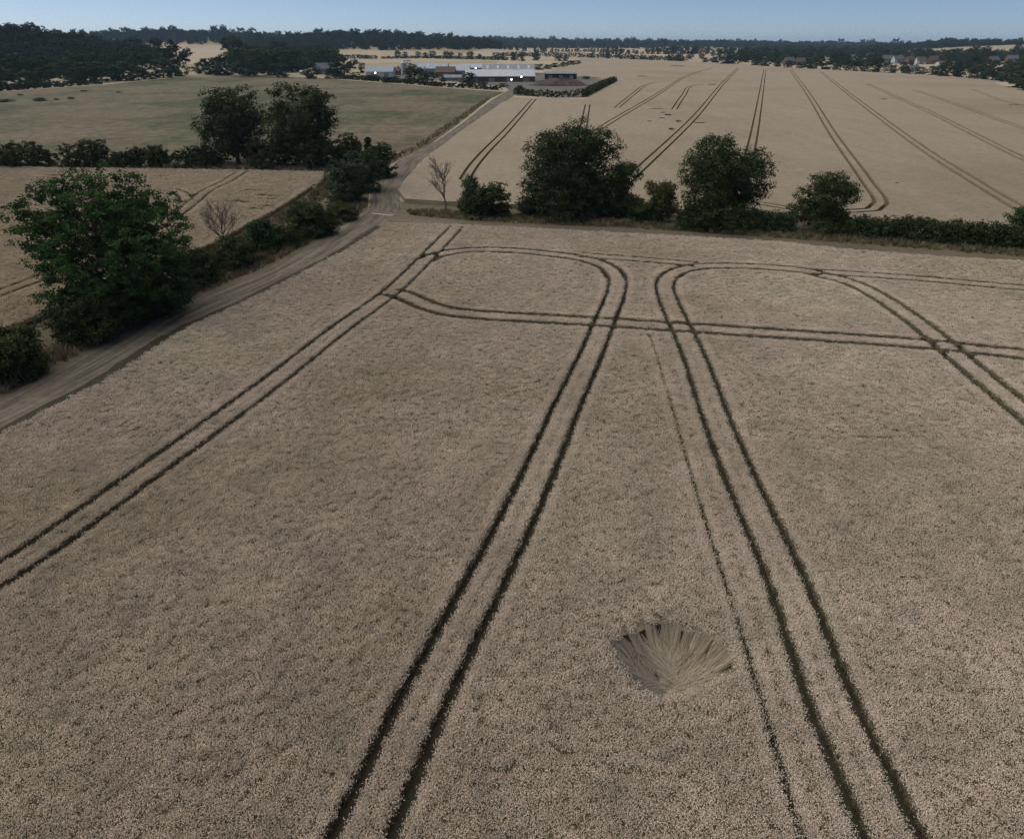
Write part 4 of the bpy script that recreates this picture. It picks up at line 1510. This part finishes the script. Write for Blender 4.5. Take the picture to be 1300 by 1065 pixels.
# ------------------------------------------------------------------ farm and village buildings
M['sheet_blue'] = simple('weathered_blue_sheet_roof', (0.24, 0.285, 0.33), 0.2, 0.6, 0.5, 0.4)
M['sheet_pale'] = simple('pale_sheet_roof', (0.28, 0.315, 0.34), 0.25, 0.5, 0.45, 0.4)
M['sheet_grey'] = simple('grey_cement_sheet', (0.23, 0.245, 0.25), 0.2, 0.5)
M['board_brown'] = simple('brown_boarding', (0.085, 0.058, 0.045), 0.3, 0.8)
M['board_dark'] = simple('black_tarred_boarding', (0.028, 0.027, 0.028), 0.3, 0.8)
M['white_wall'] = simple('white_render', (0.43, 0.44, 0.43), 0.1, 0.5)
M['brick'] = simple('red_brick', (0.17, 0.105, 0.08), 0.25, 1.0)
M['tile'] = simple('red_brown_tiles', (0.12, 0.085, 0.07), 0.3, 1.0)
M['slate'] = simple('grey_slate', (0.12, 0.125, 0.135), 0.25, 1.0)
M['door'] = simple('grey_steel_door', (0.16, 0.17, 0.18), 0.2, 1.0, 0.5, 0.3)
M['slate_wall'] = simple('dark_weatherboard', (0.085, 0.095, 0.085), 0.2, 1.0)
M['earth'] = simple('bare_earth', (0.085, 0.062, 0.048), 0.35, 0.4)
M['glass'] = simple('window_glass', (0.03, 0.035, 0.04), 0.1, 1.0, 0.1, 0.5)
M['steel'] = simple('galvanised_steel', (0.36, 0.37, 0.38), 0.15, 1.0, 0.45, 0.4)


def lamp_mat(name, col, s):
    m, nt, b = new_mat(name)
    b.inputs['Base Color'].default_value = (*col, 1)
    b.inputs['Emission Color'].default_value = (*col, 1)
    b.inputs['Emission Strength'].default_value = s
    return m


M['lamp'] = lamp_mat('lit_floodlight', (1.0, 0.95, 0.82), 9.0)
M['orange'] = lamp_mat('lit_orange_panel', (1.0, 0.42, 0.14), 1.1)


def shed(name, label, cat, cx, base, wpx, eave, ridge, dep, wall, roof, rz=0.0, doors=2, lamps=(), lights=0, group=None, windows=0, chimney=False):
    p = G(cx, base)
    z = float(terrain(*p))
    W = wpx / FPX * depth(p)
    he = height_at(p, eave) - z
    hr = height_at((p[0], p[1] + dep / 2), ridge) - z
    hr = max(hr, he + 0.6)
    e = bpy.data.objects.new(name, None)
    COL.objects.link(e)
    e.location = (p[0], p[1] + dep / 2, z)
    e.rotation_euler = (0, 0, rz)
    e['label'] = label
    e['category'] = cat
    if group:
        e['group'] = group
    x0, x1, y0, y1 = -W / 2, W / 2, -dep / 2, dep / 2
    link('wall', MB().gable_wall(x0, x1, y0, y1, -0.3, he, hr - 0.15).mesh('wall', M[wall]), parent=e)
    rf = link('roof', MB().gable(x0, x1, y0, y1, he, hr, 0.22, 0.35).mesh('roof', M[roof]), parent=e)
    for i in range(doors):
        a = x0 + W * (i + 0.5) / doors
        w = min(4.5, W / doors * 0.35) / 2
        link('door', MB().box(a - w, a + w, y0 - 0.12, y0 - 0.01, 0.0, he * 0.72).mesh('door', M['door']), parent=e)
    for i in range(windows):
        a = x0 + W * (i + 0.5) / windows + 0.9
        wd = link('window', MB().box(a - 0.6, a + 0.6, y0 - 0.06, y0 - 0.005, he * 0.55, he * 0.85).mesh('window', M['glass']), parent=e)
    for i in range(lights):
        a = x0 + W * (i + 0.5) / lights
        s = (hr - he) / (dep / 2)
        mb = MB()
        w = 0.9
        ya, yb = y0 + dep * 0.12, y0 + dep * 0.40
        za, zb = he + (ya - y0) * s + 0.25, he + (yb - y0) * s + 0.25
        b_ = len(mb.v)
        mb.v += [(a - w, ya, za), (a + w, ya, za), (a + w, yb, zb), (a - w, yb, zb), (a - w, ya, za + 0.06), (a + w, ya, za + 0.06), (a + w, yb, zb + 0.06), (a - w, yb, zb + 0.06)]
        mb.q += [(3, 2, 1, 0), (4, 5, 6, 7), (0, 1, 5, 4), (1, 2, 6, 5), (2, 3, 7, 6), (3, 0, 4, 7)]
        link('rooflight', mb.mesh('rooflight', M['white_wall']), parent=rf)
    if chimney:
        link('chimney', MB().box(x1 - 1.6, x1 - 0.7, -0.45, 0.45, hr - 0.5, hr + 1.3).mesh('chimney', M['brick']), parent=rf)
    for fx, fz in lamps:
        a = x0 + W * fx
        lz = he * fz
        lp = link('floodlight', MB().box(a - 0.34, a + 0.34, y0 - 0.45, y0 - 0.02, lz - 0.26, lz + 0.26).mesh('floodlight', M['steel']), parent=e)
        link('lens', MB().box(a - 0.38, a + 0.38, y0 - 0.55, y0 - 0.46, lz - 0.3, lz + 0.3).mesh('lens', M['lamp']), parent=lp)
    return e


shed('farm_shed', 'low farm shed with blue grey roof and white wall at left', 'shed', 482, 98, 34, 91.5, 85, 12, 'white_wall', 'sheet_blue', doors=2, lamps=((0.35, 0.8),))
shed('farmhouse', 'brown roofed building right of the white walled shed', 'house', 499, 96, 16, 90.5, 86, 9, 'brick', 'tile', doors=1, windows=2, chimney=True)
shed('farm_shed', 'shed with pale blue grey roof right of the silo', 'shed', 548, 95, 40, 87.5, 80.5, 18, 'sheet_grey', 'sheet_blue', doors=2, lights=4)
shed('farm_shed', 'brown roofed shed between pale blue shed and white sheds', 'shed', 565, 98, 24, 92, 85, 14, 'brick', 'tile', doors=1)
shed('farm_shed', 'bright pale roofed shed behind the small grey gable', 'shed', 583, 97, 26, 90, 83, 16, 'sheet_pale', 'sheet_pale', doors=1, lights=3)
shed('farm_shed', 'small grey gabled shed in front of the pale roofs', 'shed', 578, 103, 28, 99, 95.5, 9, 'sheet_grey', 'sheet_grey', doors=1)
shed('long_shed', 'longest farm shed with bright sloping roof and brown boarded front', 'shed', 634, 104.5, 88, 97.5, 89, 26, 'board_brown', 'sheet_pale', doors=4, lamps=((0.80, 0.93), (0.66, 0.45)), rz=R(3))
shed('farm_shed', 'large grey roofed shed behind the longest shed', 'shed', 645, 95.5, 66, 90, 82, 30, 'sheet_blue', 'sheet_grey', doors=2, lights=5, lamps=((0.60, 0.9),))
shed('farm_shed', 'grey blue shed roof behind the bright roofs, far left back', 'shed', 606, 92, 40, 86.5, 81.5, 22, 'sheet_grey', 'sheet_blue', doors=2, lamps=((0.45, 0.95), (0.95, 0.8)))
shed('dark_barn', 'dark tarred long barn beside the earth heap', 'barn', 712, 101, 40, 94, 91, 12, 'board_dark', 'sheet_grey', doors=3)
shed('farmhouse', 'half hidden grey roofed farmhouse among trees', 'house', 413, 95, 26, 88, 80.5, 10, 'slate_wall', 'slate', doors=1, windows=3, chimney=True)
shed('farm_shed', 'tiny white shed beside the half hidden farmhouse', 'shed', 384, 95, 7, 91.5, 90, 5, 'white_wall', 'sheet_pale', doors=1)


def silo():
    p = G(513, 95)
    H = height_at(p, 77)
    e = bpy.data.objects.new('grain_silo', None)
    COL.objects.link(e)
    e.location = (p[0], p[1], 0)
    e['label'] = 'round steel grain silo with cone top above farm sheds'
    e['category'] = 'silo'
    r = 2.6
    link('drum', MB().lathe(0, 0, [(r, -0.2), (r, H - 2.0)], 24).mesh('drum', M['steel'], True), parent=e)
    link('cone_roof', MB().lathe(0, 0, [(r + 0.15, H - 2.0), (0.3, H - 0.3), (0.3, H), (0.01, H)], 24).mesh('cone_roof', M['steel']), parent=e)
    g = MB()
    for x in (3.3, 5.6):
        for y in (-0.7, 0.7):
            g.box(x - 0.12, x + 0.12, y - 0.12, y + 0.12, -0.2, H - 0.6)
    for zz in np.arange(1.5, H, 2.2):
        g.box(3.42, 5.48, -0.76, -0.64, zz, zz + 0.16)
        g.box(3.42, 5.48, 0.64, 0.76, zz + 0.02, zz + 0.18)
    g.box(0.3, 6.0, -0.5, 0.5, H - 0.6, H + 0.1)
    link('elevator_frame', g.mesh('elevator_frame', M['steel']), parent=e)
    ld = MB()
    ld.box(-0.35, -0.28, -r - 0.25, -r - 0.15, 0.2, H - 1.8)
    ld.box(0.28, 0.35, -r - 0.25, -r - 0.15, 0.2, H - 1.8)
    for zz in np.arange(0.6, H - 2, 0.6):
        ld.box(-0.28, 0.28, -r - 0.23, -r - 0.17, zz, zz + 0.06)
    link('ladder', ld.mesh('ladder', M['steel']), parent=e)
    p2 = G(539, 95)
    H2 = height_at(p2, 84)
    t = bpy.data.objects.new('feed_bin', None)
    COL.objects.link(t)
    t.location = (p2[0], p2[1], 0)
    t['label'] = 'slim white feed bin beside the pale blue shed'
    t['category'] = 'feed bin'
    link('bin', MB().lathe(0, 0, [(0.05, 1.4), (1.0, 2.6), (1.0, H2 - 0.7), (0.1, H2)], 16).mesh('bin', M['white_wall'], True), parent=t)
    for k in range(4):
        a = math.pi / 4 + k * math.pi / 2
        x, y = math.cos(a) * 0.85, math.sin(a) * 0.85
        link('leg', MB().box(x - 0.07, x + 0.07, y - 0.07, y + 0.07, -0.1, 2.7).mesh('leg', M['steel']), parent=t)


silo()


def heap():
    p = G(708, 109)
    rg = np.random.default_rng(17)
    rx, ry, H = 19.0, 9.0, 3.6
    n, mr = 40, 10
    v = [(0, 0, H)]
    for i in range(1, mr + 1):
        f = i / mr
        for k in range(n):
            a = 2 * math.pi * k / n
            z = H * (1 - f ** 2.2) * (1 + 0.18 * math.sin(a * 3 + 1) + 0.1 * math.sin(a * 7)) + rg.normal(0, 0.12) * (f < 1)
            v.append((rx * f * math.cos(a), ry * f * math.sin(a), max(z, 0) - 0.3 * (f == 1)))
    t = [(0, 1 + k, 1 + (k + 1) % n) for k in range(n)]
    q = [(1 + (i - 1) * n + k, 1 + i * n + k, 1 + i * n + (k + 1) % n, 1 + (i - 1) * n + (k + 1) % n) for i in range(1, mr) for k in range(n)]
    link('earth_heap', mesh_np('earth_heap', v, [np.array(t), np.array(q)], [M['earth']]), loc=(p[0], p[1], 0), label='heap of dark brown earth in front of the tarred barn', cat='earth heap')


heap()
sheet('yard', poly([(470, 99), (560, 103), (640, 110), (655, 122), (742, 124), (780, 104), (735, 96), (690, 93), (620, 92), (540, 90), (470, 93)]), 0.10, simple('farm_yard_hardcore', (0.115, 0.105, 0.08), 0.3, 0.15), 25.0)

HOUSES = [  # label, cx, base, width, eave, ridge, wall, roof
    ('white house standing clear of trees at left of village', 925, 79, 11, 74, 70, 'white_wall', 'slate'),
    ('low white house just left of the clear white house', 916, 78, 8, 74.5, 72, 'white_wall', 'slate'),
    ('first grey roofed house from the left behind village trees', 1003, 83, 12, 78, 73, 'brick', 'slate'),
    ('red roofed house beside the first grey roofed house', 1017, 83, 11, 78.5, 74, 'brick', 'tile'),
    ('small house with brown roof further back near village left', 1032, 76, 9, 72.5, 69, 'white_wall', 'tile'),
    ('long grey roofed house in the middle of the village', 1126, 80, 14, 75, 70.5, 'brick', 'slate'),
    ('second long grey roofed house in the middle of village', 1141, 80.5, 13, 75.5, 71, 'white_wall', 'slate'),
    ('brown roofed house right of the two long grey roofs', 1156, 81.5, 11, 76.5, 72, 'brick', 'tile'),
    ('red tiled house with pale gable right of village centre', 1170, 82, 11, 77, 72.5, 'white_wall', 'tile'),
    ('tall red brick house between village trees at right', 1185, 82, 10, 76.5, 71.5, 'brick', 'tile'),
    ('small brown house at the back of village right side', 1106, 75, 9, 71.5, 68.5, 'brick', 'tile'),
    ('pale house low behind the village trees at right', 1197, 86, 12, 81.5, 78, 'white_wall', 'tile'),
    ('grey roofed house near the right edge of village', 1262, 82, 14, 76.5, 72, 'brick', 'slate'),
    ('dark roofed house rightmost in the village', 1286, 80, 13, 75, 70.5, 'brick', 'slate'),
    ('small pale house on the near side of village centre', 1162, 90, 10, 86, 83, 'white_wall', 'slate'),
    ('flat pale shed far left of the village beside lit wall', 876, 68.5, 9, 66, 64.5, 'white_wall', 'sheet_pale'),
]
for i, (lb, a, b_, w, ev, rd, wl_, rf_) in enumerate(HOUSES):
    shed('village_house', lb, 'house', a, b_, w, ev, rd, 8, wl_, rf_, doors=1, windows=2, chimney=True, group='houses of the village', rz=R([-14, 8, 20, -6, 12][i % 5]))
e = shed('warm_lit_house', 'house with a glowing orange wall left of the village', 'house', 892, 69.5, 8, 65.5, 62, 9, 'brick', 'tile', doors=0)
p = G(892, 69.5)
W = 8 / FPX * depth(p)
link('lit_panel', MB().box(-W * 0.3, W * 0.35, -4.7, -4.52, 0.4, 4.2).mesh('lit_panel', M['orange']), parent=e)


def mast():
    p = G(297, 48)
    p = (-790.0, 2230.0)
    z = float(terrain(*p))
    H = height_at(p, 34) - z
    e = bpy.data.objects.new('radio_mast', None)
    COL.objects.link(e)
    e.location = (p[0], p[1], z)
    e['label'] = 'thin lattice radio mast on the far skyline'
    e['category'] = 'mast'
    lg = [(math.cos(a) * 1.3, math.sin(a) * 1.3) for a in (0.5, 2.6, 4.7)]
    for x, y in lg:
        link('leg', MB().tube([(x, y, -1), (x * 0.3, y * 0.3, H)], 0.28, 5).mesh('leg', M['sheet_grey']), parent=e)
    br = MB()
    for i in range(12):
        f0, f1 = i / 12, (i + 1) / 12
        for k in range(3):
            a, b_ = lg[k], lg[(k + 1) % 3]
            s0, s1 = 1 - 0.7 * f0, 1 - 0.7 * f1
            br.tube([(a[0] * s0, a[1] * s0, H * f0), (b_[0] * s1, b_[1] * s1, H * f1)], 0.12, 4)
    link('bracing', br.mesh('bracing', M['sheet_grey']), parent=e, kind='stuff')


mast()

# ------------------------------------------------------------------ haze
hz = link('haze', MB().box(-12300, 12300, -12300, 12300, -1.5, 75).mesh('haze', None), kind='stuff', label='thin blue evening haze lying over the whole countryside', cat='haze')
hm = bpy.data.materials.new('evening_haze')
hm.use_nodes = True
hn = hm.node_tree
hn.nodes.clear()
pv = hn.nodes.new('ShaderNodeVolumePrincipled')
pv.inputs['Color'].default_value = (0.52, 0.74, 1.0, 1)
pv.inputs['Density'].default_value = 0.00006
pv.inputs['Anisotropy'].default_value = 0.0
ho = hn.nodes.new('ShaderNodeOutputMaterial')
hn.links.new(pv.outputs[0], ho.inputs['Volume'])
hz.data.materials.append(hm)
hm.cycles.homogeneous_volume = True if hasattr(hm.cycles, 'homogeneous_volume') else True
